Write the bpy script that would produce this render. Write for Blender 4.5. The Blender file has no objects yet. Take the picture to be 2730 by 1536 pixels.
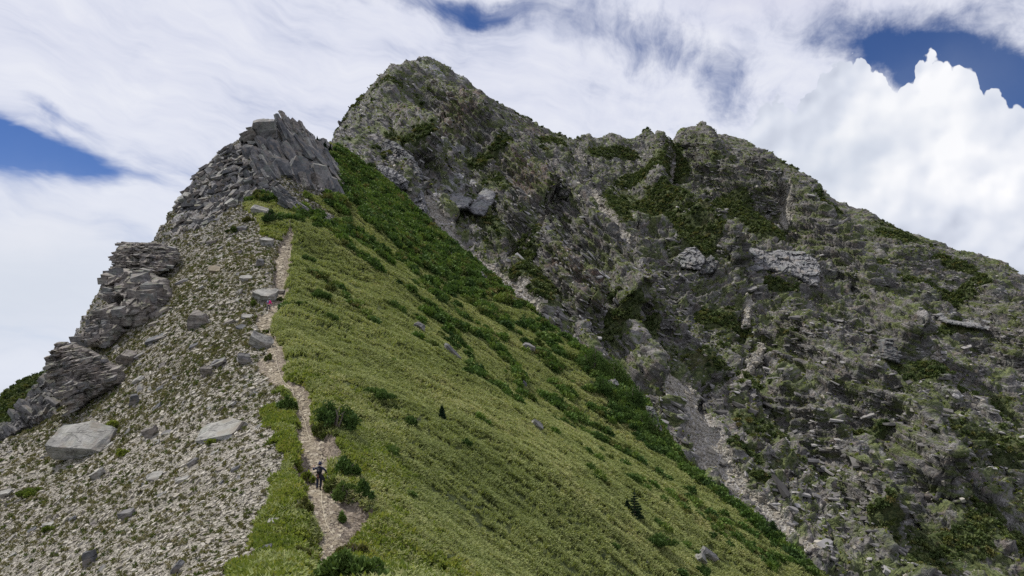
import bpy, bmesh, math, random, time
import numpy as np
from mathutils import Vector, Matrix
T0 = time.time()
R = math.radians
SC = bpy.context.scene
COL = SC.collection

# ------------------------------------------------------------------ camera, sky, sun, exposure
FPX, PITCH = 2143.0, R(6.18)          # focal length in photo pixels (2730 wide), upward tilt
cam_d = bpy.data.cameras.new('camera'); cam = bpy.data.objects.new('camera', cam_d); COL.objects.link(cam)
cam.location = (0, 0, 0); cam.rotation_euler = (math.pi/2 + PITCH, 0, 0)
cam_d.sensor_width = 36; cam_d.lens = 36*FPX/2730; cam_d.clip_start = 0.1; cam_d.clip_end = 20000
SC.camera = cam
SC.view_settings.view_transform = 'Standard'; SC.view_settings.look = 'None'
SC.view_settings.exposure = 0; SC.view_settings.gamma = 1; SC.view_settings.use_curve_mapping = False
SC.cycles.max_bounces = 4; SC.cycles.diffuse_bounces = 2; SC.cycles.glossy_bounces = 2
SC.cycles.transparent_max_bounces = 8; SC.cycles.use_denoising = False

SUN_EL, SUN_AZ = R(56), R(-58)        # azimuth from +y towards +x
sd_ = bpy.data.lights.new('sun', 'SUN'); sun = bpy.data.objects.new('sun', sd_); COL.objects.link(sun)
sd_.energy = 4.4; sd_.angle = R(0.5); sd_.color = (1.0, 0.955, 0.89)
SUNV = Vector((math.sin(SUN_AZ)*math.cos(SUN_EL), math.cos(SUN_AZ)*math.cos(SUN_EL), math.sin(SUN_EL)))
sun.rotation_euler = SUNV.to_track_quat('Z', 'Y').to_euler()

world = bpy.data.worlds.new('World'); SC.world = world; world.use_nodes = True

# ------------------------------------------------------------------ small helpers
def ray(px, py):
    """direction of the photo pixel with y = 1"""
    dx = (np.asarray(px, float)-1365)/FPX; dy = -(np.asarray(py, float)-768)/FPX
    c, s = math.cos(PITCH), math.sin(PITCH)
    y = c - dy*s; z = s + dy*c
    return dx/y, z/y
def P(px, py, d):
    a, b = ray(px, py); return np.array([a*d, d, b*d])

def tps_fit(pts, lam=0.0):
    pts = np.array(pts, float); xy = pts[:, :2]; n = len(pts)
    r2 = ((xy[:, None]-xy[None])**2).sum(-1); K = 0.5*r2*np.log(r2+1e-9) + lam*np.eye(n)
    Q = np.hstack([np.ones((n, 1)), xy]); A = np.zeros((n+3, n+3)); A[:n, :n] = K; A[:n, n:] = Q; A[n:, :n] = Q.T
    w = np.linalg.solve(A, np.concatenate([pts[:, 2], np.zeros(3)]))
    return xy, w
def tps_eval(fit, x, y):
    xy, w = fit; sh = np.shape(x); x = np.ravel(x); y = np.ravel(y)
    out = w[-3] + w[-2]*x + w[-1]*y
    for i in range(len(xy)):
        r2 = (x-xy[i, 0])**2 + (y-xy[i, 1])**2
        out += w[i]*0.5*r2*np.log(r2+1e-9)
    return out.reshape(sh)
def sdist(poly, x, y):
    """signed distance to an open polyline; positive on its right-hand side"""
    sh = np.shape(x); x = np.ravel(x); y = np.ravel(y)
    best = np.full(x.shape, 1e18); sg = np.ones(x.shape)
    for (ax, ay), (bx, by) in zip(poly[:-1], poly[1:]):
        ex, ey = bx-ax, by-ay; L = ex*ex+ey*ey
        t = np.clip(((x-ax)*ex+(y-ay)*ey)/L, 0, 1)
        dx, dy = x-(ax+t*ex), y-(ay+t*ey); d2 = dx*dx+dy*dy
        cr = ex*(y-ay)-ey*(x-ax)
        m = d2 < best-1e-9; best = np.where(m, d2, best); sg = np.where(m, np.where(cr < 0, 1.0, -1.0), sg)
    return (np.sqrt(best)*sg).reshape(sh)
def soft(sd, k, w):
    s = np.maximum(sd, 0); return k*s*s/(s+w)


# ------------------------------------------------------------------ shader node shorthand
class NT:
    def __init__(s, tree): s.t = tree; s.n = tree.nodes; s.l = tree.links
    def node(s, typ, **kw):
        n = s.n.new(typ)
        for k, v in kw.items(): setattr(n, k, v)
        return n
    def put(s, sock, v):
        if v is None: return
        if hasattr(v, 'is_output'): s.l.new(v, sock)
        elif isinstance(v, (tuple, list)) and sock.type == 'RGBA' and len(v) == 3: sock.default_value = (*v, 1)
        else: sock.default_value = v
    def m(s, op, a, b=None, c=None, clamp=False):
        n = s.node('ShaderNodeMath', operation=op, use_clamp=clamp)
        for i, v in enumerate((a, b, c)): s.put(n.inputs[i], v)
        return n.outputs[0]
    def v(s, op, a, b=None, scale=None):
        n = s.node('ShaderNodeVectorMath', operation=op); s.put(n.inputs[0], a)
        if b is not None: s.put(n.inputs[1], b)
        if scale is not None: s.put(n.inputs['Scale'], scale)
        return n.outputs['Value'] if op in ('DOT_PRODUCT', 'LENGTH', 'DISTANCE') else n.outputs[0]
    def mix(s, f, a, b, mode='MIX'):
        n = s.node('ShaderNodeMix', data_type='RGBA', blend_type=mode); s.put(n.inputs[0], f); s.put(n.inputs[6], a); s.put(n.inputs[7], b); return n.outputs[2]
    def noise(s, vec, scale=5, detail=4, rough=.55, dist=0, lac=2.0, col=False, dim='3D'):
        n = s.node('ShaderNodeTexNoise', noise_dimensions=dim); s.put(n.inputs['Vector'], vec); s.put(n.inputs['Scale'], scale); s.put(n.inputs['Detail'], detail); s.put(n.inputs['Roughness'], rough); s.put(n.inputs['Distortion'], dist); s.put(n.inputs['Lacunarity'], lac)
        return n.outputs['Color' if col else 'Fac']
    def voro(s, vec, scale=5, feature='F1', rnd=1.0, out='Distance', smooth=None, detail=0, rough=.5, dim='3D'):
        n = s.node('ShaderNodeTexVoronoi', feature=feature, voronoi_dimensions=dim); s.put(n.inputs['Vector'], vec); s.put(n.inputs['Scale'], scale); s.put(n.inputs['Randomness'], rnd)
        if smooth is not None: s.put(n.inputs['Smoothness'], smooth)
        s.put(n.inputs['Detail'], detail); s.put(n.inputs['Roughness'], rough)
        return n.outputs[out]
    def ramp(s, f, stops, interp='LINEAR'):
        n = s.node('ShaderNodeValToRGB'); n.color_ramp.interpolation = interp; e = n.color_ramp.elements
        while len(e) < len(stops): e.new(0.5)
        for i, (p, c) in enumerate(stops): e[i].position = p; e[i].color = (*c, 1) if len(c) == 3 else c
        s.put(n.inputs[0], f); return n.outputs[0]
    def sm(s, a, b, x):
        n = s.node('ShaderNodeMapRange', interpolation_type='SMOOTHSTEP'); s.put(n.inputs[0], x); n.inputs[1].default_value = a; n.inputs[2].default_value = b; return n.outputs[0]
    def rng(s, x, a, b, c, d):
        n = s.node('ShaderNodeMapRange'); s.put(n.inputs[0], x)
        for i, v in enumerate((a, b, c, d)): n.inputs[i+1].default_value = v
        return n.outputs[0]
    def comb(s, x, y, z):
        n = s.node('ShaderNodeCombineXYZ')
        for i, v in enumerate((x, y, z)): s.put(n.inputs[i], v)
        return n.outputs[0]
    def sep(s, vec):
        n = s.node('ShaderNodeSeparateXYZ'); s.put(n.inputs[0], vec); return n.outputs
    def attr(s, name): return s.node('ShaderNodeAttribute', attribute_name=name).outputs['Fac']

def azel(px, py):
    a, b = ray(px, py); return math.degrees(math.atan2(a, 1)), math.degrees(math.atan2(b, math.hypot(a, 1)))
def build_sky():
    k = NT(world.node_tree); k.n.clear()
    out = k.node('ShaderNodeOutputWorld'); bg = k.node('ShaderNodeBackground'); k.l.new(bg.outputs[0], out.inputs[0])
    sky = k.node('ShaderNodeTexSky', sky_type='NISHITA', sun_disc=False, sun_elevation=SUN_EL, sun_rotation=SUN_AZ, altitude=3000, air_density=1.0, dust_density=0.6, ozone_density=1.5)
    d = k.node('ShaderNodeTexCoord').outputs['Generated']
    x, y, z = k.sep(d)
    az = k.m('MULTIPLY', k.m('ARCTAN2', x, y), 180/math.pi); el = k.m('MULTIPLY', k.m('ARCSINE', z), 180/math.pi)
    uv = k.comb(az, el, 0.0)
    # slow warp so that no edge runs straight
    wv = k.v('MULTIPLY', k.v('SUBTRACT', k.noise(uv, .09, 3, .6, col=True, dim='2D'), (0.5, 0.5, 0.5)), (6.5, 4.2, 0)); wuv = k.v('ADD', uv, wv)
    wv2 = k.v('MULTIPLY', k.v('SUBTRACT', k.noise(uv, .45, 4, .65, col=True, dim='2D'), (0.5, 0.5, 0.5)), (1.5, 1.2, 0)); wuv3 = k.v('ADD', uv, k.v('MULTIPLY', wv, (.45, .35, 0))); wuv2 = k.v('ADD', wuv, wv2)
    wuv4 = k.v('ADD', wuv3, k.v('MULTIPLY', k.v('SUBTRACT', k.noise(k.v('MULTIPLY', uv, (.35, 1, 1)), .5, 4, .6, col=True, dim='2D'), (0.5, 0.5, 0.5)), (2.5, 1.3, 0)))
    def blob(px, py, rx, ry, rot, src=wuv2, p=1.0):
        a, e = azel(px, py); c, s_ = math.cos(R(rot)), math.sin(R(rot)); sx, sy, _ = k.sep(src)
        dx = k.m('SUBTRACT', sx, a); dy = k.m('SUBTRACT', sy, e)
        qa = k.m('DIVIDE', k.m('ADD', k.m('MULTIPLY', dx, c), k.m('MULTIPLY', dy, s_)), rx/37.0)
        qb = k.m('DIVIDE', k.m('SUBTRACT', k.m('MULTIPLY', dy, c), k.m('MULTIPLY', dx, s_)), ry/37.0)
        q = k.m('ADD', k.m('MULTIPLY', qa, qa), k.m('MULTIPLY', qb, qb))
        return k.m('MULTIPLY', k.m('EXPONENT', k.m('MULTIPLY', q, -1.0)), p)
    holes = [(20, 402, 270, 36, -5, wuv4, 1.75), (-40, 352, 140, 34, -16, wuv4, .9), (-300, 380, 280, 60, 0, wuv4, 1.4), (190, 330, 120, 22, -24, wuv4, .35), (1130, -4, 400, 36, -4, wuv2, .72), (1330, 20, 150, 36, -15, wuv2, .4), (1660, 110, 210, 55, -14, wuv2, .55), (1900, 130, 200, 55, -25, wuv2, .5), (1960, 270, 70, 65, -15, wuv2, .6),
             (2450, 155, 210, 66, -30, wuv2, 1.55), (2700, 215, 180, 80, -25, wuv2, 1.5), (2560, 25, 260, 60, 0, wuv2, .42), (60, 300, 60, 20, -40, wuv2, .5)]
    H = None
    for h in holes:
        b = blob(*h[:5], src=h[5], p=h[6]); H = b if H is None else k.m('ADD', H, b)
    # streaky high cloud
    rot = k.node('ShaderNodeVectorRotate', rotation_type='Z_AXIS'); k.put(rot.inputs['Vector'], wuv); rot.inputs['Angle'].default_value = R(14)
    st = k.v('MULTIPLY', rot.outputs[0], (0.22, 0.9, 1)); n1 = k.noise(st, .35, 5, .6, dim='2D'); n2 = k.noise(wuv, .33, 5, .62, dim='2D')
    right = k.sm(-3, 10, az)
    tex = k.m('ADD', k.m('MULTIPLY', n1, k.m('SUBTRACT', 1.0, k.m('MULTIPLY', right, .75))), k.m('MULTIPLY', n2, k.m('MULTIPLY', right, .75)))
    cov = k.m('SUBTRACT', k.m('ADD', 1.05, k.m('MULTIPLY', k.m('SUBTRACT', tex, .5), 1.7)), H)
    alpha = k.sm(-.15, 1.0, cov)
    fine = k.noise(st, 1.0, 4, .6, dim='2D')
    shade = k.m('ADD', k.m('MULTIPLY', tex, .55), k.m('MULTIPLY', fine, .25))
    high = k.ramp(shade, [(.20, (.60, .64, .79)), (.40, (.73, .755, .87)), (.60, (.85, .865, .93))])
    low = k.sm(23, 5, el)                       # nearer the horizon the deck is whiter
    high = k.mix(k.m('MULTIPLY', low, .6), high, (.80, .84, .93))
    lil = k.m('MULTIPLY', k.sm(22, 27, el), k.sm(8, 22, az)); high = k.mix(k.m('MULTIPLY', lil, .55), high, (.56, .54, .71))
    # blue
    skyc = k.mix(1.0, sky.outputs[0], (.42, .55, .82), 'MULTIPLY')
    col = k.mix(alpha, skyc, k.v('SCALE', high, scale=10.0))
    # piled cumulus on the right: its top follows a profile over azimuth, broken by billows
    prof = [(1500, 600), (1800, 420), (1880, 338), (1950, 322), (2000, 318), (2018, 278), (2060, 252), (2120, 262), (2200, 175), (2281, 150), (2330, 168), (2365, 205), (2392, 222), (2436, 200), (2440, 168), (2458, 145), (2480, 133), (2502, 138), (2530, 145), (2555, 156), (2580, 163), (2602, 178), (2618, 228), (2656, 222), (2689, 258), (2730, 277), (2900, 330), (3300, 420)]
    pa = [azel(*p) for p in prof]; a0, a1 = pa[0][0], pa[-1][0]; e0, e1 = 0.0, 26.0
    fc = k.node('ShaderNodeFloatCurve'); cu = fc.mapping.curves[0]
    for i, (a, e) in enumerate(pa):
        q = ((a-a0)/(a1-a0), (e-e0)/(e1-e0))
        if i == 0: cu.points[0].location = q
        elif i == len(pa)-1: cu.points[len(cu.points)-1].location = q
        else: cu.points.new(*q)
    fc.mapping.update(); bw = k.v('MULTIPLY', k.v('SUBTRACT', k.noise(uv, .9, 2, .5, col=True, dim='2D'), (0.5, 0.5, 0.5)), (.4, .4, 0)); buv = k.v('ADD', uv, bw)
    bx_, by_, _ = k.sep(buv)
    k.put(fc.inputs['Value'], k.rng(bx_, a0, a1, 0, 1)); top = k.m('MULTIPLY', fc.outputs[0], e1)
    bil = k.voro(buv, .95, 'SMOOTH_F1', smooth=.28, detail=1.5, rough=.5, dim='2D')
    hgt = k.m('ADD', k.m('SUBTRACT', top, by_), k.m('ADD', k.m('MULTIPLY', k.m('SUBTRACT', .40, bil), .95), k.m('MULTIPLY', k.m('SUBTRACT', .35, k.voro(buv, 3.0, 'F1', dim='2D')), .22)))
    soft_l = k.sm(12, 20, az)                   # the left flank of the pile is torn and soft
    edge = k.m('DIVIDE', hgt, k.m('ADD', .18, k.m('MULTIPLY', k.m('SUBTRACT', 1.0, soft_l), 2.0)))
    cum = k.m('MULTIPLY', k.sm(0, 1, edge), k.sm(9, 12.5, az))
    bil2 = k.voro(k.v('ADD', buv, (.35, -.45, 0)), .30, 'SMOOTH_F1', smooth=.8, detail=1.5, rough=.45, dim='2D'); bil3 = k.voro(buv, .30, 'SMOOTH_F1', smooth=.8, detail=1.5, rough=.45, dim='2D')
    lit = k.m('MULTIPLY', k.m('SUBTRACT', bil2, bil3), .8); bigc = k.noise(uv, .13, 4, .55, dim='2D')
    a_, e_ = azel(2480, 300); g1 = blob(2470, 290, 260, 190, -35, src=uv)
    val = k.m('ADD', k.m('ADD', .46, k.m('MULTIPLY', g1, .42)), k.m('ADD', lit, k.m('MULTIPLY', k.m('SUBTRACT', bigc, .5), .9)))
    ccol = k.ramp(val, [(.22, (.54, .58, .69)), (.50, (.70, .74, .84)), (.75, (.86, .88, .94)), (.98, (1.0, 1.0, 1.02))])
    col = k.mix(cum, col, k.v('SCALE', ccol, scale=10.0))
    # soft grey and white puffs low on the left
    lp = k.m('MULTIPLY', blob(70, 610, 130, 60, 20, src=wuv2), .8); col = k.mix(k.m('MULTIPLY', lp, .7), col, (8.9, 8.9, 9.4))
    gp = k.m('ADD', blob(60, 780, 300, 170, 0, src=wuv2, p=1.6), blob(2250, 470, 320, 120, 25, src=wuv2), ); col = k.mix(k.m('MULTIPLY', gp, .35), col, (6.0, 6.6, 7.5))
    # what lies below the horizon: dim valley
    col = k.mix(k.sm(0.0, -6, el), col, (1.3, 1.5, 1.5))
    k.put(bg.inputs[0], col); bg.inputs[1].default_value = 0.1
build_sky()
# ------------------------------------------------------------------ terrain control points (photo pixel -> distance)
NEAR_C = [(850,1536,33),(850,1308,52),(835,1172,63),(775,1027,78),(740,922,90),(715,830,105),(745,742,118),(750,690,128),(772,607,148),
 (-60,1700,52),(0,1536,60),(200,1536,52),(400,1536,45),(600,1536,38),(0,1350,78),(200,1300,76),(500,1300,62),(700,1300,56),
 (350,1100,90),(150,1200,90),(600,1130,74),(300,980,108),(550,1000,88),(450,870,110),(600,830,108),(450,730,138),(560,700,133),(620,620,150),(520,600,162),
 (1100,1536,46),(1400,1536,64),(1700,1536,84),(1950,1536,106),(1200,1200,80),(1000,1300,60),(1500,1300,88),(1750,1330,117),(1650,1200,140),(1200,950,122),
 (1000,1000,95),(950,850,118),(1000,700,158),(850,700,142),(870,600,170),(950,560,198),(1400,1080,136),(1350,900,172),(1150,750,188),(1050,620,215),(960,500,245),(850,450,238),(780,530,172),(900,520,200),
 (700,560,160),(600,520,172),(650,450,183),(850,540,182),(700,420,192),(820,470,195)]
EDGE_R = [(2320,1660,112),(2180,1536,122),(2050,1430,131),(1930,1330,142),(1830,1255,151),(1770,1190,158),(1720,1120,165),(1650,1010,178),(1560,945,190),
 (1480,890,197),(1385,810,208),(1300,740,218),(1200,650,232),(1130,590,244),(1060,520,258),(985,455,268),(905,402,278)]
EDGE_L = [(-150,1290,85),(0,1190,96),(90,1130,102),(180,1050,107),(230,930,116),(285,830,128),(300,760,138),(345,690,150),(420,650,160),(440,620,165),(480,550,175),
 (510,500,180),(550,455,186),(590,415,191),(630,375,197),(690,330,203),(745,320,206),(790,348,222),(850,382,250),(905,402,278),(925,420,290)]
er = [tuple(P(*p)) for p in EDGE_R]; el = [tuple(P(*p)) for p in EDGE_L]
extraA = [(0,0,-1.75),(0,8,-2.9),(-3.5,18,-5.2),(26,12,-20),(58,20,-36),(28,45,-22),(58,60,-34),(56,90,-34),(-26,10,-14),(-60,15,-32),(-62,50,-24),(-75,75,-17),(0,-40,2),(40,-40,-20),(-40,-40,-16),(80,0,-50),(-90,0,-45)]
fitA = tps_fit([tuple(P(*p)) for p in NEAR_C] + er + el + extraA, lam=8.0)
POLY_R = [(72,-60),(70,20),(64,80)] + [(p[0], p[1]) for p in er]
POLY_L = [(-80,-60),(-78,30)] + [(p[0], p[1]) for p in el]
def HA_raw(x, y): return tps_eval(fitA, x, y)
def HA0(x, y):
    z = HA_raw(x, y)
    z = z - soft(sdist(POLY_R, x, y), 1.5, 5.0)
    z = z - soft(-sdist(POLY_L, x, y), 2.0, 2.5)
    return z

SKY_B = [(880,440,290),(900,372,302),(930,345,318),(960,310,350),(1035,235,405),(1060,185,430),(1130,160,450),(1200,172,455),(1250,215,458),(1300,255,462),(1390,308,480),(1470,350,500),(1530,372,510),
 (1570,366,516),(1660,368,528),(1700,372,532),(1725,358,533),(1760,378,535),(1785,372,536),(1815,352,538),(1850,343,540),(1890,350,540),(1915,368,540),(1990,375,535),(2050,420,525),(2120,450,512),(2190,510,500),(2300,560,485),(2400,610,470),
 (2500,650,460),(2600,680,450),(2680,705,440),(2730,740,430),(2800,800,420),(2950,900,400),(3200,1050,380)]
INT_B = [(1080,510,285),(1150,620,286),(1270,720,278),(1380,800,268),(1500,890,262),(1700,970,258),(1800,1070,250),(1850,1180,240),(1930,1290,228),(2080,1400,214),(2250,1536,200),
 (1000,420,310),(1040,450,300),(1110,470,325),(1150,400,365),(1250,450,375),(1130,300,420),(1250,330,420),(1330,420,410),(1380,480,385),(1450,600,350),(1400,700,310),
 (1500,450,450),(1560,520,420),(1640,620,375),(1680,730,345),(1700,850,310),(1600,560,395),(1560,750,300),(1620,850,290),
 (1750,450,490),(1850,450,490),(1800,600,430),(1950,600,440),(2000,720,385),(1850,800,350),(1960,900,325),(1850,950,290),(2050,800,365),(2150,620,440),(2250,700,420),(2150,850,350),
 (2100,1000,300),(2000,1100,270),(2200,1150,270),(2350,850,375),(2450,760,420),(2550,900,370),(2400,1000,320),(2600,1050,320),(2650,800,410),(2500,1200,270),(2700,1200,290),(2350,1350,240),(2600,1400,240),(2730,1536,225),(2450,1536,205),(2900,1400,270),(2900,1000,360)]
sb = [tuple(P(*p)) for p in SKY_B]
extraB = [(-120,330,20),(-100,290,30),(150,100,-110),(60,60,-120),(0,120,-70),(-40,200,-20),(0,180,-50),(40,150,-55)]
fitB = tps_fit(sb + [tuple(P(*p)) for p in INT_B] + extraB, lam=20.0)
POLY_B = [(-40,180),(-66,260)] + [(p[0], p[1]) for p in sb] + [(320, 300), (330, 150)]
def HB0(x, y):
    z = tps_eval(fitB, x, y)
    z = z - soft(-sdist(POLY_B, x, y), 1.3, 3.0)
    inside = (sdist(POLY_R, x, y) < 3) & (y < 285)
    cap = HA0(x, y) - 6.0
    return np.where(inside, np.minimum(z, cap), z)

def fan(az0, az1, daz, r0, r1, dr):
    na = int((az1-az0)/daz)+1; nr = int(math.log(r1/r0)/dr)+1
    az = np.radians(np.linspace(az0, az1, na)); r = r0*np.exp(np.linspace(0, math.log(r1/r0), nr))
    RR, AA = np.meshgrid(r, az, indexing='ij')
    return RR*np.sin(AA), RR*np.cos(AA)
def grid_mesh(name, X, Y, Z, mat=None, mask=None, smooth=True, attrs=None):
    nr, na = X.shape
    co = np.stack([X, Y, Z], -1).reshape(-1, 3).astype(np.float32)
    idx = np.arange(nr*na).reshape(nr, na)
    q = np.stack([idx[:-1, :-1], idx[:-1, 1:], idx[1:, 1:], idx[1:, :-1]], -1).reshape(-1, 4)
    if mask is not None: q = q[mask.reshape(-1)]
    used = np.unique(q); rem = np.full(nr*na, -1); rem[used] = np.arange(len(used)); q = rem[q]; co = co[used]
    me = bpy.data.meshes.new(name); me.vertices.add(len(co)); me.vertices.foreach_set('co', co.ravel())
    me.loops.add(q.size); me.loops.foreach_set('vertex_index', q.ravel().astype(np.int32))
    me.polygons.add(len(q)); me.polygons.foreach_set('loop_start', (np.arange(len(q))*4).astype(np.int32))
    me.polygons.foreach_set('use_smooth', np.full(len(q), smooth))
    me.update(calc_edges=True)
    if attrs:
        for k, v in attrs.items():
            a = me.attributes.new(k, 'FLOAT', 'POINT'); a.data.foreach_set('value', v.reshape(-1)[used].astype(np.float32))
    if mat: me.materials.append(mat)
    o = bpy.data.objects.new(name, me); COL.objects.link(o); o['kind'] = 'structure'
    return o

# ------------------------------------------------------------------ noise in numpy
def _h(ix, iy, iz, s):
    h = (ix.astype(np.uint32)*np.uint32(0x8da6b343)) ^ (iy.astype(np.uint32)*np.uint32(0xd8163841)) ^ (iz.astype(np.uint32)*np.uint32(0xcb1ab31f)) ^ np.uint32((s*0x9E3779B1) & 0xffffffff)
    h ^= h >> np.uint32(15); h *= np.uint32(0x2c1b3c6d); h ^= h >> np.uint32(12); h *= np.uint32(0x297a2d39); h ^= h >> np.uint32(15)
    return h
def hrand(ix, iy, iz, s=0): return _h(ix, iy, iz, s).astype(np.float32)*np.float32(1/4294967296.0)
def vn(x, y, z=None, s=0):
    """value noise, -1..1"""
    x = np.asarray(x, np.float32); y = np.asarray(y, np.float32); z = np.zeros_like(x) if z is None else np.asarray(z, np.float32)
    xi = np.floor(x).astype(np.int64); yi = np.floor(y).astype(np.int64); zi = np.floor(z).astype(np.int64)
    fx, fy, fz = x-xi, y-yi, z-zi
    fx = fx*fx*(3-2*fx); fy = fy*fy*(3-2*fy); fz = fz*fz*(3-2*fz)
    out = 0
    for a in (0, 1):
        for b in (0, 1):
            for c in (0, 1):
                out = out + hrand(xi+a, yi+b, zi+c, s)*(fx if a else 1-fx)*(fy if b else 1-fy)*(fz if c else 1-fz)
    return out*2-1
def fbm(x, y, z=None, o=4, s=0, g=0.5, ridge=False):
    t = 0; a = 1; n = 0
    x = np.asarray(x, np.float32); y = np.asarray(y, np.float32)
    for i in range(o):
        v = vn(x, y, z, s+i*17)
        if ridge: v = 1-2*np.abs(v)
        t = t+a*v; n += a; a *= g
        x = x*2.03+11.7; y = y*2.03-5.3
        if z is not None: z = np.asarray(z)*2.03+3.1
    return t/n
def cells(x, y, z, s=0):
    """nearest jittered cell: random value, offset to its centre, distance to the border (f2-f1)"""
    x, y, z = (np.asarray(v, np.float32) for v in (x, y, z))
    xi = np.floor(x).astype(np.int64); yi = np.floor(y).astype(np.int64); zi = np.floor(z).astype(np.int64)
    f1 = np.full(x.shape, 9e9, np.float32); f2 = f1.copy(); bx = np.zeros_like(x); by = bx.copy(); bz = bx.copy(); br = bx.copy()
    for a in (-1, 0, 1):
        for b in (-1, 0, 1):
            for c in (-1, 0, 1):
                X, Y, Z = xi+a, yi+b, zi+c; h = _h(X, Y, Z, s)
                jx = (h & np.uint32(1023)).astype(np.float32)/1023; jy = ((h >> np.uint32(10)) & np.uint32(1023)).astype(np.float32)/1023; jz = ((h >> np.uint32(20)) & np.uint32(1023)).astype(np.float32)/1023
                dx = x-(X+jx); dy = y-(Y+jy); dz = z-(Z+jz); d = dx*dx+dy*dy+dz*dz
                m = d < f1; f2 = np.where(m, f1, np.minimum(f2, d)); f1 = np.where(m, d, f1)
                bx = np.where(m, dx, bx); by = np.where(m, dy, by); bz = np.where(m, dz, bz); br = np.where(m, (h >> np.uint32(3)).astype(np.float32)/536870912.0, br)
    return br, bx, by, bz, np.sqrt(f2)-np.sqrt(f1)
def sstep(a, b, x): t = np.clip((x-a)/(b-a), 0, 1); return t*t*(3-2*t)
def pip(poly, x, y):
    sh = np.shape(x); x = np.ravel(x); y = np.ravel(y); ins = np.zeros(x.shape, bool); n = len(poly)
    for i in range(n):
        ax, ay = poly[i]; bx, by = poly[(i+1) % n]
        if ay == by: continue
        ins ^= ((ay > y) != (by > y)) & (x < (bx-ax)*(y-ay)/(by-ay)+ax)
    return ins.reshape(sh)
def march(fn, px, py, y0=6.0, y1=700.0, n=900):
    """first point where the ray of a photo pixel meets z = fn(x, y)"""
    px = np.atleast_1d(np.asarray(px, float)); py = np.atleast_1d(np.asarray(py, float)); a, b = ray(px, py)
    d = np.exp(np.linspace(math.log(y0), math.log(y1), n)); D = np.broadcast_to(d, (len(px), n))
    g = b[:, None]*D - fn(a[:, None]*D, D)
    hit = (g < 0); k = np.where(hit.any(1), hit.argmax(1), n-1); k = np.maximum(k, 1); i = np.arange(len(px))
    g0, g1 = g[i, k-1], g[i, k]; t = np.clip(g0/(g0-g1+1e-9), 0, 1); dd = d[k-1]+t*(d[k]-d[k-1])
    return np.stack([a*dd, dd, b*dd], -1)
def up_fan(fn, az0, az1, daz, r0, r1, dr, k=4):
    """evaluate fn on a k times coarser fan and interpolate; returns X, Y, Z on the fine fan"""
    na = int((az1-az0)/daz)//k*k+1; nr = int(math.log(r1/r0)/dr)//k*k+1
    az = np.radians(np.linspace(az0, az1, na)); r = r0*np.exp(np.linspace(0, math.log(r1/r0), nr))
    Rc, Ac = np.meshgrid(r[::k], az[::k], indexing='ij'); Z = fn(Rc*np.sin(Ac), Rc*np.cos(Ac))
    t = np.arange(k)/k
    Zr = np.concatenate([(Z[:-1, None]*(1-t)[None, :, None]+Z[1:, None]*t[None, :, None]).reshape(-1, Z.shape[1]), Z[-1:]])
    Zf = np.concatenate([(Zr[:, :-1, None]*(1-t)+Zr[:, 1:, None]*t).reshape(Zr.shape[0], -1), Zr[:, -1:]], 1)
    RR, AA = np.meshgrid(r, az, indexing='ij')
    return RR*np.sin(AA), RR*np.cos(AA), Zf
def normals(X, Y, Z):
    p = np.stack([X, Y, Z], -1); du = np.gradient(p, axis=0); dv = np.gradient(p, axis=1)
    n = np.cross(dv, du); n /= np.linalg.norm(n, axis=-1, keepdims=True)+1e-9
    return np.where(n[..., 2:] < 0, -n, n)

# ------------------------------------------------------------------ trail and the green banks beside it
TR_L = [(1700,800),(1536,812),(1450,822),(1400,826),(1374,824),(1330,815),(1308,812),(1290,795),(1273,778),(1240,790),(1216,796),(1172,787),(1146,786),(1130,782),(1097,776),(1060,772),(1049,765),(1027,740),(1005,712),(980,695),(957,690),(922,705),(900,712),(880,690),(868,672),(850,672),(835,690),(815,712),(793,725),(742,727),(690,727),(660,738),(638,752),(607,769)]
TR_R = [(1700,870),(1536,866),(1500,885),(1450,925),(1400,975),(1374,993),(1345,975),(1330,950),(1315,900),(1300,878),(1273,872),(1240,884),(1216,892),(1172,886),(1150,850),(1130,826),(1097,824),(1060,826),(1049,824),(1027,812),(1005,765),(980,762),(957,765),(922,764),(900,745),(880,728),(868,724),(850,735),(835,745),(815,758),(793,766),(742,771),(690,776),(660,779),(638,780),(607,781)]
GR_L = [(1700,560),(1536,622),(1500,650),(1450,672),(1400,680),(1374,700),(1345,722),(1300,733),(1240,732),(1200,726),(1165,742),(1150,712),(1130,700),(1100,698),(1075,762),(1060,772),(1045,738),(1035,745),(1020,739)]
def edge_fn(lst):
    q = march(HA0, [p[1] for p in lst], [p[0] for p in lst]); o = np.argsort(q[:, 1]); return q[o, 1], q[o, 0]
_tl, _tr, _gl = edge_fn(TR_L), edge_fn(TR_R), edge_fn(GR_L)
def trail_lr(y): return np.interp(y, *_tl), np.interp(y, *_tr)
Y_TOP = _tl[0][-1]
def hits(lst, fn=HA0): return [(q[0], q[1]) for q in march(fn, [p[0] for p in lst], [p[1] for p in lst])]
G_TOP = hits([(779,655),(735,640),(700,628),(690,590),(650,562),(640,515),(700,503),(800,520),(870,538),(905,548),(880,640)])
CRAG = hits([(470,560),(520,480),(560,430),(600,400),(640,372),(700,330),(750,316),(800,350),(840,372),(868,416),(893,460),(912,538),(863,522),(826,508),(774,486),(735,470),(735,520),(640,540),(560,600),(450,640)])
DARK = hits([(795,352),(905,405),(1060,523),(1130,592),(1200,655),(1265,725),(1190,725),(1080,670),(1030,610),(965,565),(912,540),(897,460),(850,380)])
RIB = hits([(728,505),(745,500),(800,520),(860,560),(905,590),(905,610),(850,590),(780,555)])
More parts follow.
